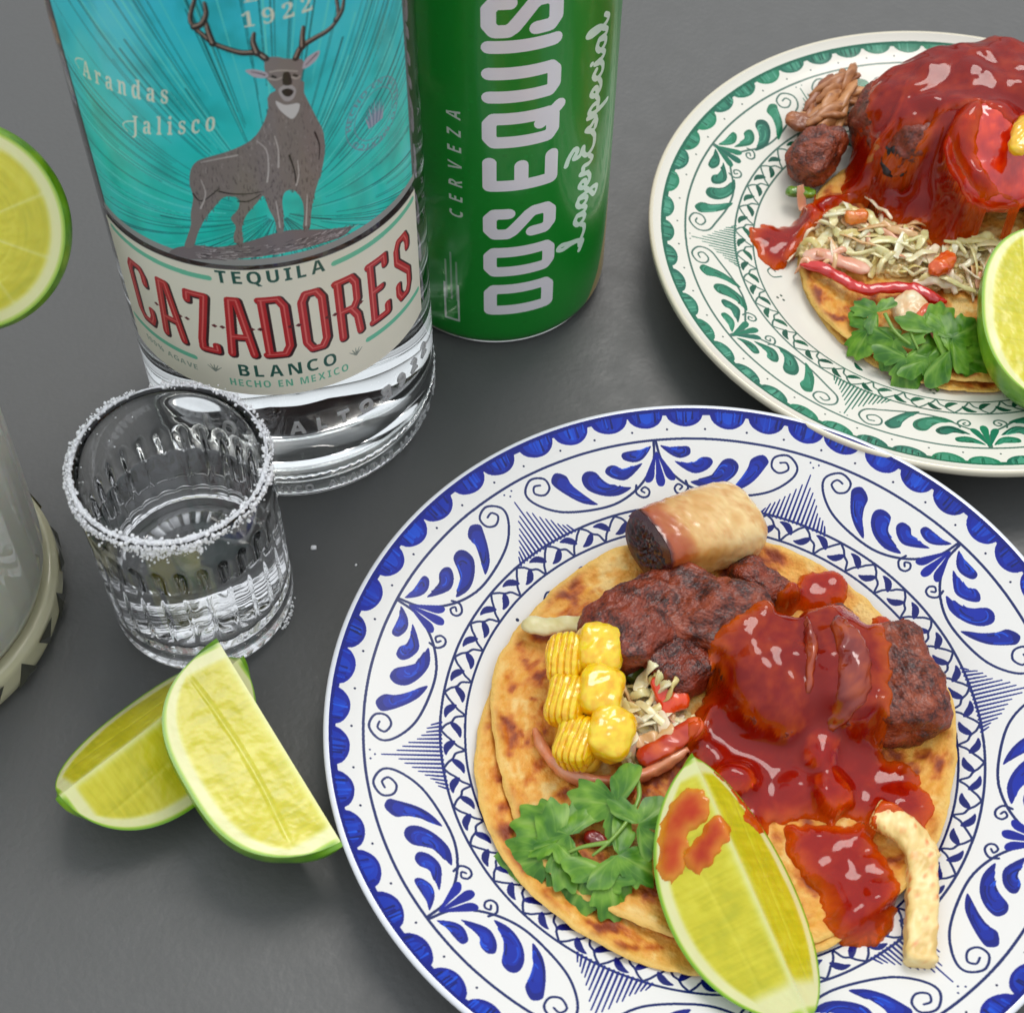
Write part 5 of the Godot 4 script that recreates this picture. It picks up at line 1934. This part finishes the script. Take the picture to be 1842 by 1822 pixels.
	# vegetables
	slaw("heap of pale cabbage shreds between the corn and the meat on the blue plate", f, v3([-23.8, 14.0, -6.9, -21.0, 14.0, -0.1, -17.2, 14.0, -1.9, -13.5, 15.0, -2.2, -17.7, 14.0, -8.7, -21.8, 13.0, 3.6, -14.3, 13.0, 3.5, -10.5, 14.0, -0.2]), 40, 101)
	stamp(f, ribbon_food("onion_strip", "translucent pale strip reaching left above the corn on the blue plate", "vegetable", v3([-54.0, 15.0, -32.0, -47.4, 16.0, -30.2, -40.4, 17.0, -30.5, -32.7, 19.0, -29.4]), 5.6, 2.6, 2.4, Color(0.80, 0.74, 0.50), Color(0.90, 0.86, 0.68)))
	stamp(f, ribbon_food("pink_strip", "curved pink strip looping under the corn on the blue plate", "vegetable", v3([-50.2, 12.0, 1.3, -47.1, 13.0, 9.2, -41.5, 13.0, 15.3, -33.4, 13.0, 17.7, -23.8, 13.0, 16.9, -15.6, 14.0, 13.9, -7.4, 16.0, 9.1]), 3.2, 4.6, 3.0, Color(0.84, 0.46, 0.30), Color(0.90, 0.62, 0.46)))
	stamp(f, ribbon_food("pepper_strip", "orange red pepper strip running from the slaw into the sauce on the blue plate", "pepper", v3([-21.5, 15.0, 12.0, -15.6, 17.0, 9.7, -9.6, 18.0, 6.0, -3.6, 20.0, 2.0]), 6.0, 2.6, 2.6, Color(0.70, 0.16, 0.03), Color(0.86, 0.36, 0.10)))
	stamp(f, chunk("red_pepper_piece", "bright orange red pepper square beside the meat on the blue plate", "pepper", v3([-11.8, 18.0, -7.9])[0], facing(20, 20, 10), Vector3(4.6, 2.2, 6.0), 4.0, Color(0.88, 0.20, 0.03), Color(0.94, 0.32, 0.06)))
	stamp(f, chunk("red_pepper_piece", "small red pepper piece tucked above the corn on the blue plate", "pepper", v3([-42.6, 15.0, -23.2])[0], facing(30, 10, 0), Vector3(3.2, 2.0, 3.4), 3.0, Color(0.84, 0.16, 0.03), Color(0.92, 0.30, 0.06)))
	stamp(f, chunk("green_pepper_piece", "dark green pepper piece under the meat, right of the corn on the blue plate", "pepper", v3([-21.2, 14.0, -16.0])[0], facing(-25, 0, 0), Vector3(6.0, 2.0, 3.0), 3.0, Color(0.22, 0.28, 0.06), Color(0.34, 0.40, 0.10)))
	stamp(f, chunk("red_bean", "dark red bean between the pink strip and the cilantro on the blue plate", "bean", v3([-26.1, 12.0, 20.8])[0], facing(15, 0, 20), Vector3(4.0, 2.4, 3.0), 2.2, Color(0.55, 0.16, 0.05), Color(0.66, 0.24, 0.08)))
	stamp(f, chunk("red_bean", "small dark red bean under the cilantro stem on the blue plate", "bean", v3([-33.4, 13.0, 35.1])[0], facing(-25, 0, 0), Vector3(3.4, 2.0, 2.2), 2.2, Color(0.42, 0.06, 0.03), Color(0.52, 0.10, 0.05)))
	# pale sticks at the lower right
	stamp(f, stick("pale_stick", "curved pale stick with red specks, upper of two at the blue plate's right front", v3([42.4, 16.0, 27.8, 47.0, 17.0, 30.8, 51.5, 17.0, 35.4, 55.4, 15.0, 42.1]), 8.6, 4.6, 3.2))
	stamp(f, stick("pale_stick", "straight pale stick overhanging the tortilla edge, lower of two at the blue plate's right front", v3([53.9, 15.0, 37.8, 52.9, 15.0, 48.0, 51.0, 15.5, 58.7, 49.1, 16.0, 70.3]), 8.0, 7.0, 6.0))
	# the lime wedge
	var e := v3([-7.1, 33.0, 22.6, 16.2, 27.0, 84.9])
	var mid: Vector3 = (e[0] + e[1]) * 0.5
	var ax: Vector3 = (e[1] - e[0]).normalized()
	var out := Vector3(ax.z, 0, -ax.x)
	if out.x > 0.0:
		out = -out
	var lw := lime_wedge("lime wedge smeared with sauce on the blue plate", "lime wedge", mid, ax, out * 0.86 + Vector3(0, -0.50, 0), -out * 0.66 + Vector3(0, -0.75, 0), 36.0, 24.5, 41.0, "", 0.1, 0.42, 2.1)
	# sauces, from the lowest up
	var deep := Color(0.70, 0.115, 0.024)
	var thin := Color(0.97, 0.42, 0.07)
	var sg := "sauce on the blue plate"
	var smear := sauce_mat()
	smear.albedo_color.a = 0.55
	var main := flat([16.9, 24.0, -32.8, 24.2, 25.0, -34.6, 33.4, 26.0, -35.0, 42.3, 27.0, -33.5, 48.1, 27.0, -30.9, 49.6, 27.0, -24.7, 49.7, 27.0, -16.0, 48.9, 26.0, -3.8, 47.8, 24.0, 4.3, 49.1, 20.0, 8.8, 53.9, 17.0, 10.5, 57.0, 15.0, 15.2, 59.0, 14.0, 21.2, 59.3, 13.0, 27.0, 57.1, 13.0, 31.0, 53.6, 13.0, 30.2, 48.0, 13.0, 28.7, 42.1, 13.0, 28.8, 36.3, 14.0, 27.0, 31.0, 14.0, 29.4, 25.2, 15.0, 27.5, 20.0, 15.0, 29.1, 14.8, 15.0, 30.0, 10.8, 15.0, 35.1, 6.6, 15.0, 33.2, 5.8, 16.0, 28.2, 1.9, 17.0, 24.8, -2.2, 17.0, 20.8, -4.1, 17.0, 15.2, -6.9, 18.0, 10.1, -7.0, 18.0, 5.1, -5.0, 19.0, 1.5, -3.8, 21.0, -4.2, -1.7, 24.0, -10.2, -0.7, 26.0, -17.7, 2.0, 27.0, -22.4, 8.2, 26.0, -27.9])
	var di := 0
	for q in v3([4.1, 14.0, 18.5, 29.6, 15.0, 8.6, 31.8, 14.0, 21.1]):
		stamp(f, chunk("red_pepper_dice", ["red pepper piece at the left corner of the main sauce, nearest the lime wedge", "red pepper piece in the middle of the main sauce, below the drowned chunk", "red pepper piece at the main sauce's front edge"][di], "pepper", q, facing(di * 50.0 + 20.0, di * 6.0, 8), Vector3(6.0, 2.2, 4.4), 3.4, Color(0.80, 0.13, 0.02), Color(0.93, 0.32, 0.05), 0.25, 0.5, 1.4, "red pepper pieces in the sauce"))
		di += 1
	stamp(f, lw.shapes[0])
	stamp(f, lw.shapes[1])
	place_thing("sauce_pool", pour(f, flat([27.1, 15.0, -46.4, 30.8, 15.0, -51.2, 36.6, 15.0, -53.3, 41.8, 15.0, -51.8, 44.5, 15.0, -47.3, 43.0, 16.0, -42.7, 37.6, 17.0, -39.7, 30.6, 17.0, -39.6, 25.7, 17.0, -38.6, 20.9, 17.0, -37.6, 22.2, 16.0, -42.0]), 4.2, 4.0, 4, deep, thin, 0.1, 3.0), sauce_mat(), "rounded lobe of dark red sauce behind the main pool on the blue plate", "sauce", sg)
	place_thing("sauce_pool", pour(f, flat([49.8, 18.0, -37.4, 54.8, 16.0, -36.8, 57.9, 14.0, -33.5, 56.3, 14.0, -30.3, 52.3, 16.0, -29.5, 49.8, 18.0, -31.0]), 2.6, 3.0, 3, deep, thin, 0.1, 5.0), sauce_mat(), "small lobe of red sauce behind the bare right chunk on the blue plate", "sauce", sg)
	place_thing("sauce_pool", pour(f, flat([18.1, 14.0, 30.5, 22.9, 14.0, 28.8, 30.2, 14.0, 28.7, 37.4, 14.0, 28.7, 41.1, 14.0, 28.6, 42.7, 14.0, 32.5, 44.2, 14.0, 36.9, 45.8, 14.0, 40.7, 46.5, 14.0, 45.5, 46.9, 13.0, 51.5, 45.9, 12.0, 56.9, 42.1, 12.0, 61.3, 36.1, 12.0, 63.9, 31.0, 12.0, 62.4, 27.6, 12.0, 59.9, 26.5, 13.0, 56.4, 27.0, 14.0, 52.1, 24.1, 15.0, 47.2, 20.3, 16.0, 42.3, 18.5, 16.0, 36.9]), 3.4, 6.5, 6, deep, thin, 0.45, 11.0, 34), sauce_mat(), "lower pool of lumpy red sauce between the lime wedge and the pale sticks", "sauce", sg)
	place_thing("sauce_pool", pour(f, main, 1.9, 6.5, 9, deep, thin, 0.40, 21.0, 38), sauce_mat(), "main pool of glossy red sauce poured over the meat on the blue plate", "sauce", sg)
	for q in [[v3([35.8, 27.0, -26.8, 38.5, 28.0, -15.3, 37.5, 26.5, -3.4, 32.1, 23.0, 4.0]), "broad glazed brown meat strip rising out of the blue plate's sauce", 9.5], [v3([27.9, 27.0, -28.0, 27.4, 27.5, -15.4, 25.5, 25.0, -3.2]), "narrow glazed brown meat strip left of the broad one in the blue plate's sauce", 3.4]]:
		var gc := func(_u: float, _a: float, p: Vector3) -> Color:
			var n := noise.get_noise_3dv(p * 0.12) + fine.get_noise_3dv(p * 0.7) * 0.4
			return Color(0.46, 0.10, 0.03).lerp(Color(0.66, 0.28, 0.09), clampf(0.4 + n, 0, 1))
		var gp := []
		for v in q[0]:
			gp.append(Vector3(v.x, height_at(f, v.x, v.z) - 0.6, v.z))
		place_thing("glazed_meat_strip", strip(curve3(gp, 8), func(u): return float(q[2]) * pow(sin(clampf(u, 0.02, 0.98) * PI), 0.5), func(u): return 4.4 * pow(sin(clampf(u, 0.02, 0.98) * PI), 0.5), Vector3.UP, 24, 2.2, gc, 1.3), tinted(0.16, 0.6, 0.06), q[1], "meat", g)
	place_thing("sauce_smear", pour(f, flat([-13.2, 28.0, 30.1, -9.7, 30.0, 28.3, -6.0, 31.0, 29.9, -4.5, 31.0, 34.4, -6.0, 30.0, 37.0, -8.8, 29.0, 38.8, -10.3, 28.0, 43.6, -11.4, 26.0, 47.9, -13.8, 24.0, 50.8, -17.0, 22.0, 48.5, -18.9, 22.0, 42.6, -17.1, 25.0, 36.4]), 1.3, 3.5, 2, Color(0.88, 0.24, 0.03), Color(1.0, 0.66, 0.22), 0.5, 31.0), smear, "orange red sauce smear on the rind side of the blue plate's lime wedge", "sauce", "sauce smears on the lime wedge")
	place_thing("sauce_smear", pour(f, flat([-9.7, 29.0, 42.6, -6.2, 31.0, 38.9, -2.6, 32.0, 36.0, 0.7, 33.0, 36.4, 0.8, 33.0, 40.5, -1.1, 32.0, 43.8, -4.0, 31.0, 47.8, -7.3, 29.0, 49.1, -10.2, 28.0, 47.3, -10.7, 28.0, 44.4]), 1.5, 3.5, 2, Color(0.82, 0.17, 0.02), Color(1.0, 0.60, 0.18), 0.5, 37.0), smear, "rounded orange red sauce smear near the ridge of the blue plate's lime wedge", "sauce", "sauce smears on the lime wedge")
	# cilantro
	var ca := v3([-31.7, 14.0, 37.8])[0] as Vector3
	var l := v3([-23.4, 18.0, 27.9, -39.2, 17.0, 24.9, -35.4, 16.0, 37.2, -53.7, 15.0, 30.0, -39.7, 15.0, 39.9, -59.3, 12.0, 43.0, -34.0, 16.0, 41.0, -40.8, 12.0, 54.4, -31.2, 17.0, 40.6, -28.6, 13.0, 55.7, -25.4, 18.0, 34.9, -14.9, 20.0, 27.9, -32.0, 18.0, 39.5, -18.5, 16.0, 45.3, -41.8, 16.0, 36.5, -51.2, 15.0, 38.5])
	var tl := Vector3(0, 1, 0)
	sprig("sprig of green cilantro at the left front of the blue plate's taco", ca, [v3([-22.2, 17.0, 18.3, -21.8, 18.0, 24.7, -25.3, 18.0, 31.8, -30.5, 18.0, 38.0, -34.8, 16.0, 41.0]), v3([-30.5, 18.0, 38.0, -38.3, 16.0, 38.8, -45.4, 14.0, 41.8])], [
		[l[0], l[1], Vector3(0.1, 1, 0.35), 0.4], [l[2], l[3], Vector3(0.1, 1, 0.1), 0.5], [l[4], l[5], Vector3(-0.2, 1, 0.3), 0.6], [l[6], l[7], Vector3(-0.3, 1, 0.2), 0.9],
		[l[8], l[9], Vector3(0.3, 1, 0.3), 0.9], [l[10], l[11], Vector3(-0.3, 1, 0.4), 0.7], [l[12], l[13], Vector3(0.4, 1, 0.2), 0.8], [l[14], l[15], Vector3(0.0, 1, -0.2), 0.5]], 2.0)

func build_green_taco() -> void:
	var at := GREEN_AT
	var f := plate_field(at, 0.956, Vector2(20, -285), Vector2(190, -115))
	var c0 := v3([97.8, 9.0, -184.6])[0] as Vector3
	stamp(f, tortilla("toasted tortilla on the green plate, thin golden edge showing at lower left", c0, 56.0, func(x, z, w): return plate_height(x, z, at, 0.956) + 2.2 + 1.6 * smoothstep(0.75, 1.0, w), 2.0, 55.0, func(th): return 0.014 * sin(th * 3.0 + 1.0) + 0.01 * sin(th * 5.0)))
	stamp(f, tortilla("second tortilla under the first on the green plate, seen as a lower rim", c0 + Vector3(1.0, 0, 2.5), 56.5, func(x, z, _w): return plate_height(x, z, at, 0.956) + 1.2, 1.4, 65.0, func(th): return 0.012 * sin(th * 4.0)))
	var g := "meat chunks on the green plate"
	var ms := []
	ms.append(meat("purplish brown meat chunk at the left edge of the green plate's taco", v3([51.5, 17.0, -229.0])[0], facing(-35, 10, 0), Vector3(8.5, 7.5, 12.0), 3.0, 71.0, 0.0, g))
	ms.append(meat("large meat piece hidden under the sauce dome on the green plate", Vector3(102, 24, -240), facing(18, 0, 8), Vector3(37.0, 21.0, 25.0), 2.8, 81.0, 0.6, g))
	ms.append(meat("meat piece under the right of the sauce dome on the green plate", Vector3(148, 26, -239), facing(-10, 0, 0), Vector3(29.0, 25.0, 25.0), 3.0, 91.0, 0.6, g))
	for s in ms:
		stamp(f, s)
	# pulled meat
	rng.seed = 77
	var pm := v3([45.2, 15.0, -248.8, 54.2, 17.0, -246.6, 61.0, 18.0, -259.5, 68.6, 18.0, -268.2, 75.7, 19.0, -272.2])
	var pt := thing("pulled_meat", "tan brown pulled meat shreds sticking out left of the sauce dome", "meat", pm[1])
	for i in 30:
		var o: Vector3 = (pm[1] as Vector3).lerp(pm[3], rng.randf()) + Vector3(rng.randfn(0, 3.0), rng.randf_range(-1, 3.5), rng.randfn(0, 3.2))
		var d := (pm[4] - pm[1] as Vector3).normalized().rotated(Vector3.UP, rng.randfn(0, 0.35))
		var tone := Color(0.56, 0.32, 0.16).lerp(Color(0.82, 0.58, 0.36), rng.randf())
		var ln := rng.randf_range(7, 13)
		var sh := strip(curve3([o - d * ln, o + Vector3(0, 1.2, 0), o + d * ln * 0.8], 6), func(u): return 4.2 * pow(sin(clampf(u, 0.03, 0.97) * PI), 0.5), func(u): return 2.4 * pow(sin(clampf(u, 0.03, 0.97) * PI), 0.5), Vector3(rng.randfn(0, 0.5), 1, rng.randfn(0, 0.5)), 10, 2.4, func(_u, _a, p): return tone.lerp(Color(0.30, 0.13, 0.07), clampf(fine.get_noise_3dv(p * 0.9) - 0.05, 0, 0.6)), 0.9)
		commit("shred", sh, tinted(0.45, 0.3, 0.25), pt, pm[1])
		stamp(f, sh)
	stamp(f, chunk("roasted_flake", "brown roasted flake pointing left above the purplish meat chunk", "meat", v3([49.3, 17.0, -245.2])[0], facing(-15, 0, -10), Vector3(8.0, 2.0, 4.0), 2.6, Color(0.48, 0.25, 0.10), Color(0.62, 0.36, 0.16), 0.45, 0.3))
	stamp(f, chunk("green_pepper_piece", "bright green piece under the purplish meat on the green plate", "pepper", v3([45.3, 13.0, -213.7])[0], facing(-8, 0, 0), Vector3(5.4, 2.0, 2.4), 2.6, Color(0.26, 0.42, 0.06), Color(0.46, 0.62, 0.12)))
	# slaw and vegetables
	slaw("heap of pale cabbage shreds in front of the sauce on the green plate", f, v3([55.2, 14.0, -197.3, 60.9, 15.0, -201.4, 65.7, 14.0, -194.9, 72.2, 15.0, -197.8, 75.8, 14.0, -188.9, 81.5, 15.0, -192.9, 66.7, 13.0, -186.0, 83.9, 14.0, -182.8, 91.1, 15.0, -184.4, 98.2, 15.0, -184.5, 105.0, 15.0, -188.3, 110.7, 15.0, -184.7, 75.0, 13.0, -181.3, 87.6, 13.0, -175.4, 95.4, 13.0, -174.3, 103.1, 13.0, -173.2, 59.9, 13.0, -189.6, 48.8, 13.0, -185.8, 54.0, 12.0, -183.1]), 110, 202)
	stamp(f, ribbon_food("red_pepper_strip", "long glossy red pepper strip along the front of the slaw on the green plate", "pepper", v3([41.9, 13.0, -179.0, 49.4, 14.0, -175.7, 55.9, 14.0, -170.5, 62.5, 14.0, -166.4, 71.3, 14.0, -167.3, 80.0, 14.0, -166.6, 85.9, 13.0, -163.5, 90.4, 12.0, -162.7]), 4.4, 3.0, 2.4, Color(0.72, 0.05, 0.04), Color(0.86, 0.12, 0.06), 0.2, 0.9))
	stamp(f, ribbon_food("pink_strip", "pale pink strip behind the red pepper strip on the green plate", "vegetable", v3([43.1, 13.0, -182.0, 50.1, 14.0, -182.4, 56.8, 14.0, -178.8, 65.3, 14.0, -175.4]), 5.5, 2.5, 2.6, Color(0.88, 0.56, 0.44), Color(0.92, 0.72, 0.62)))
	stamp(f, chunk("white_chunk", "white and orange cheese piece above the cilantro on the green plate", "cheese", v3([77.1, 14.0, -157.8])[0], facing(25, 0, 8), Vector3(6.0, 3.4, 6.0), 3.0, Color(0.90, 0.72, 0.52), Color(0.94, 0.88, 0.74), 0.4, 0.4))
	stamp(f, chunk("orange_pepper_piece", "orange red pepper piece leaning on the white chunk on the green plate", "pepper", v3([80.7, 16.0, -152.7])[0], facing(-28, 0, 0), Vector3(2.8, 2.4, 6.0), 2.6, Color(0.82, 0.26, 0.06), Color(0.90, 0.42, 0.14)))
	stamp(f, chunk("orange_pepper_piece", "orange red pepper piece in the slaw beside the lime wedge on the green plate", "pepper", v3([89.8, 17.0, -175.9])[0], facing(-40, 0, 0), Vector3(3.4, 2.2, 6.4), 2.6, Color(0.82, 0.26, 0.06), Color(0.90, 0.42, 0.14)))
	stamp(f, chunk("carrot_piece", "small orange carrot piece at the back of the slaw on the green plate", "carrot", v3([62.9, 17.0, -198.2])[0], facing(10, 0, 0), Vector3(4.0, 2.0, 2.6), 3.0, Color(0.86, 0.42, 0.10), Color(0.90, 0.54, 0.22)))
	# the glossy pepper and the yellow piece on the dome
	for q in [[v3([96.3, 20.0, -222.5])[0], Vector3(18, 10, 16)], [v3([128.7, 21.0, -215.3])[0], Vector3(19, 11, 16)]]:
		stamp(f, meat("meat piece in the green plate's sauce hollow, " + ("left of the glossy pepper" if q[0].x < 120.0 else "right of the glossy pepper"), q[0], facing(15), q[1], 2.0, 95.0, 0.7, g))
	var red := chunk("red_pepper_piece", "big glossy orange red pepper on the right of the green plate's taco", "pepper", v3([107.7, 35.0, -207.9])[0], facing(14, 30, -4), Vector3(15.5, 7.0, 19.0), 2.4, Color(0.72, 0.08, 0.01), Color(0.90, 0.24, 0.02), 0.12, 1.0, 2.4, "", 0.05)
	stamp(f, red)
	stamp(f, chunk("yellow_pepper_piece", "yellow piece at the right edge of the photo on the green plate's taco", "pepper", v3([115.1, 47.0, -207.6])[0], facing(-20, 0, 20), Vector3(4.0, 3.0, 10.0), 2.6, Color(0.92, 0.66, 0.03), Color(0.96, 0.78, 0.10), 0.2, 0.8))
	stamp(f, chunk("shade_piece", "black piece added as shade in the hollow of the sauce on the green plate", "shade piece", v3([77.2, 28.0, -218.2])[0], facing(-10, 40, 0), Vector3(5.5, 2.0, 9.0), 2.6, Color(0.03, 0.01, 0.01), Color(0.14, 0.03, 0.015), 0.6, 0.2, 2.6))  # added black lump standing in for the shadow inside the hollow
	var deep := Color(0.70, 0.115, 0.024)
	var thin := Color(0.97, 0.40, 0.06)
	var sg := "sauce on the green plate"
	# pale ribs of meat under the sauce sheet
	for q in [v3([81.3, 46.0, -239.6, 76.1, 40.0, -225.2, 70.9, 32.0, -220.9, 66.7, 24.0, -219.1]), v3([104.1, 49.0, -240.4, 100.0, 49.0, -225.7])]:
		for k in q.size():
			q[k].y = height_at(f, q[k].x, q[k].z) - 0.3
		stamp(f, ribbon_food("tan_strip", "tan meat strip showing through the sauce dome, " + ("long one at its left" if q.size() > 2 else "short one at its top"), "meat", q, 2.4, 3.0, 2.2, Color(0.62, 0.30, 0.10), Color(0.72, 0.44, 0.20), 0.3, 0.6))
	place_thing("sauce_pool", pour(f, flat([25.6, 12.0, -196.3, 30.4, 12.0, -200.8, 37.7, 13.0, -202.4, 45.3, 14.0, -207.3, 53.1, 15.0, -214.1, 60.3, 17.0, -216.0, 65.6, 20.0, -219.4, 71.0, 22.0, -221.3, 74.0, 22.0, -216.1, 81.9, 22.0, -213.6, 87.7, 26.0, -222.4, 94.6, 28.0, -229.6, 100.4, 30.0, -228.8, 103.7, 28.0, -223.1, 100.3, 26.0, -209.7, 104.6, 22.0, -196.2, 112.4, 20.0, -192.1, 120.2, 18.0, -193.0, 130.1, 20.0, -201.1, 146.4, 22.0, -214.5, 147.3, 18.0, -203.3, 129.2, 16.0, -190.1, 118.1, 17.0, -189.6, 111.0, 18.0, -191.6, 102.2, 17.0, -190.6, 92.2, 17.0, -189.2, 89.4, 18.0, -196.3, 81.1, 17.0, -200.3, 73.8, 16.0, -205.0, 65.7, 16.0, -213.2, 57.9, 15.0, -207.1, 48.9, 14.0, -197.2, 42.9, 13.0, -190.0, 37.1, 12.0, -182.9, 31.6, 12.0, -182.2, 26.9, 12.0, -190.1]), 2.4, 5.0, 12, deep, thin, 0.4, 51.0, 40), sauce_mat(), "long arm of red sauce reaching left across the green plate's slaw", "sauce", sg)
	place_thing("sauce_pool", pour(f, back_to(flat([90.0, 28.0, -278.2, 101.2, 32.0, -282.2, 112.8, 33.0, -284.8, 127.5, 33.0, -286.5, 143.9, 32.0, -285.8, 159.4, 28.0, -280.7, 161.0, 24.0, -258.3, 144.4, 34.0, -222.4, 129.8, 40.0, -210.4, 119.7, 47.0, -214.0, 110.9, 49.0, -216.8, 103.0, 49.0, -221.8, 94.4, 48.0, -222.2, 87.1, 45.0, -221.6, 80.9, 40.0, -220.7, 76.8, 34.0, -220.7, 72.1, 28.0, -217.5, 66.4, 22.0, -213.4, 60.9, 19.0, -216.5, 62.4, 21.0, -224.9, 67.0, 23.0, -236.1, 70.3, 24.0, -245.9, 72.8, 25.0, -253.0, 75.5, 28.0, -260.8, 81.2, 30.0, -268.4]), -266.0), 1.7, 3.6, 9, Color(0.70, 0.11, 0.024), Color(0.92, 0.32, 0.07), 0.75, 61.0, 12), sauce_mat(), "broad dome of dark red sauce at the back of the green plate's taco", "sauce", sg)
	# lime
	var e := v3([125.5, 32.0, -183.2, 114.2, 25.0, -103.5])
	var mid: Vector3 = (e[0] + e[1]) * 0.5
	var w := lime_wedge("lime wedge with its cut face up, resting on the green plate", "lime wedge", mid, e[1] - e[0], Vector3(-1, 0.10, 0.05), Vector3(-0.2, -1, 0), 36.0, 25.0, 61.0)
	# cilantro
	var ca := v3([74.2, 13.0, -147.2])[0] as Vector3
	var l := v3([67.1, 17.0, -151.6, 58.5, 16.0, -158.1, 64.4, 17.0, -150.4, 56.6, 11.0, -140.9, 69.5, 18.0, -145.1, 67.5, 12.0, -133.5, 72.3, 17.0, -139.3, 72.9, 10.0, -126.5, 75.6, 16.0, -136.9, 85.3, 10.0, -129.9, 79.0, 18.0, -139.6, 88.0, 20.0, -152.6, 81.5, 17.0, -138.3, 98.6, 14.0, -134.4, 83.9, 18.0, -138.6, 97.1, 18.0, -147.7, 79.2, 16.0, -138.0, 81.5, 12.0, -130.4])
	sprig("sprig of green cilantro at the front of the green plate's taco, left of the lime", ca, [v3([75.5, 18.0, -152.0, 74.5, 18.0, -144.0, 76.6, 16.0, -138.0]), v3([66.9, 18.0, -151.8, 69.3, 18.0, -144.0, 74.0, 17.0, -139.3])], [
		[l[0], l[1], Vector3(0, 1, 0.2), 0.6], [l[2], l[3], Vector3(-0.4, 1, 0.2), 0.9], [l[4], l[5], Vector3(-0.3, 1, 0.3), 0.9], [l[6], l[7], Vector3(0.1, 1, 0.4), 0.7], [l[8], l[9], Vector3(0.2, 1, 0.3), 0.8], [l[10], l[11], Vector3(0.2, 1, 0.3), 0.5], [l[12], l[13], Vector3(0.1, 1, 0.4), 0.6], [l[14], l[15], Vector3(0.2, 1, 0.2), 0.7], [l[16], l[17], Vector3(0, 1, 0.3), 0.8]], 9.0)
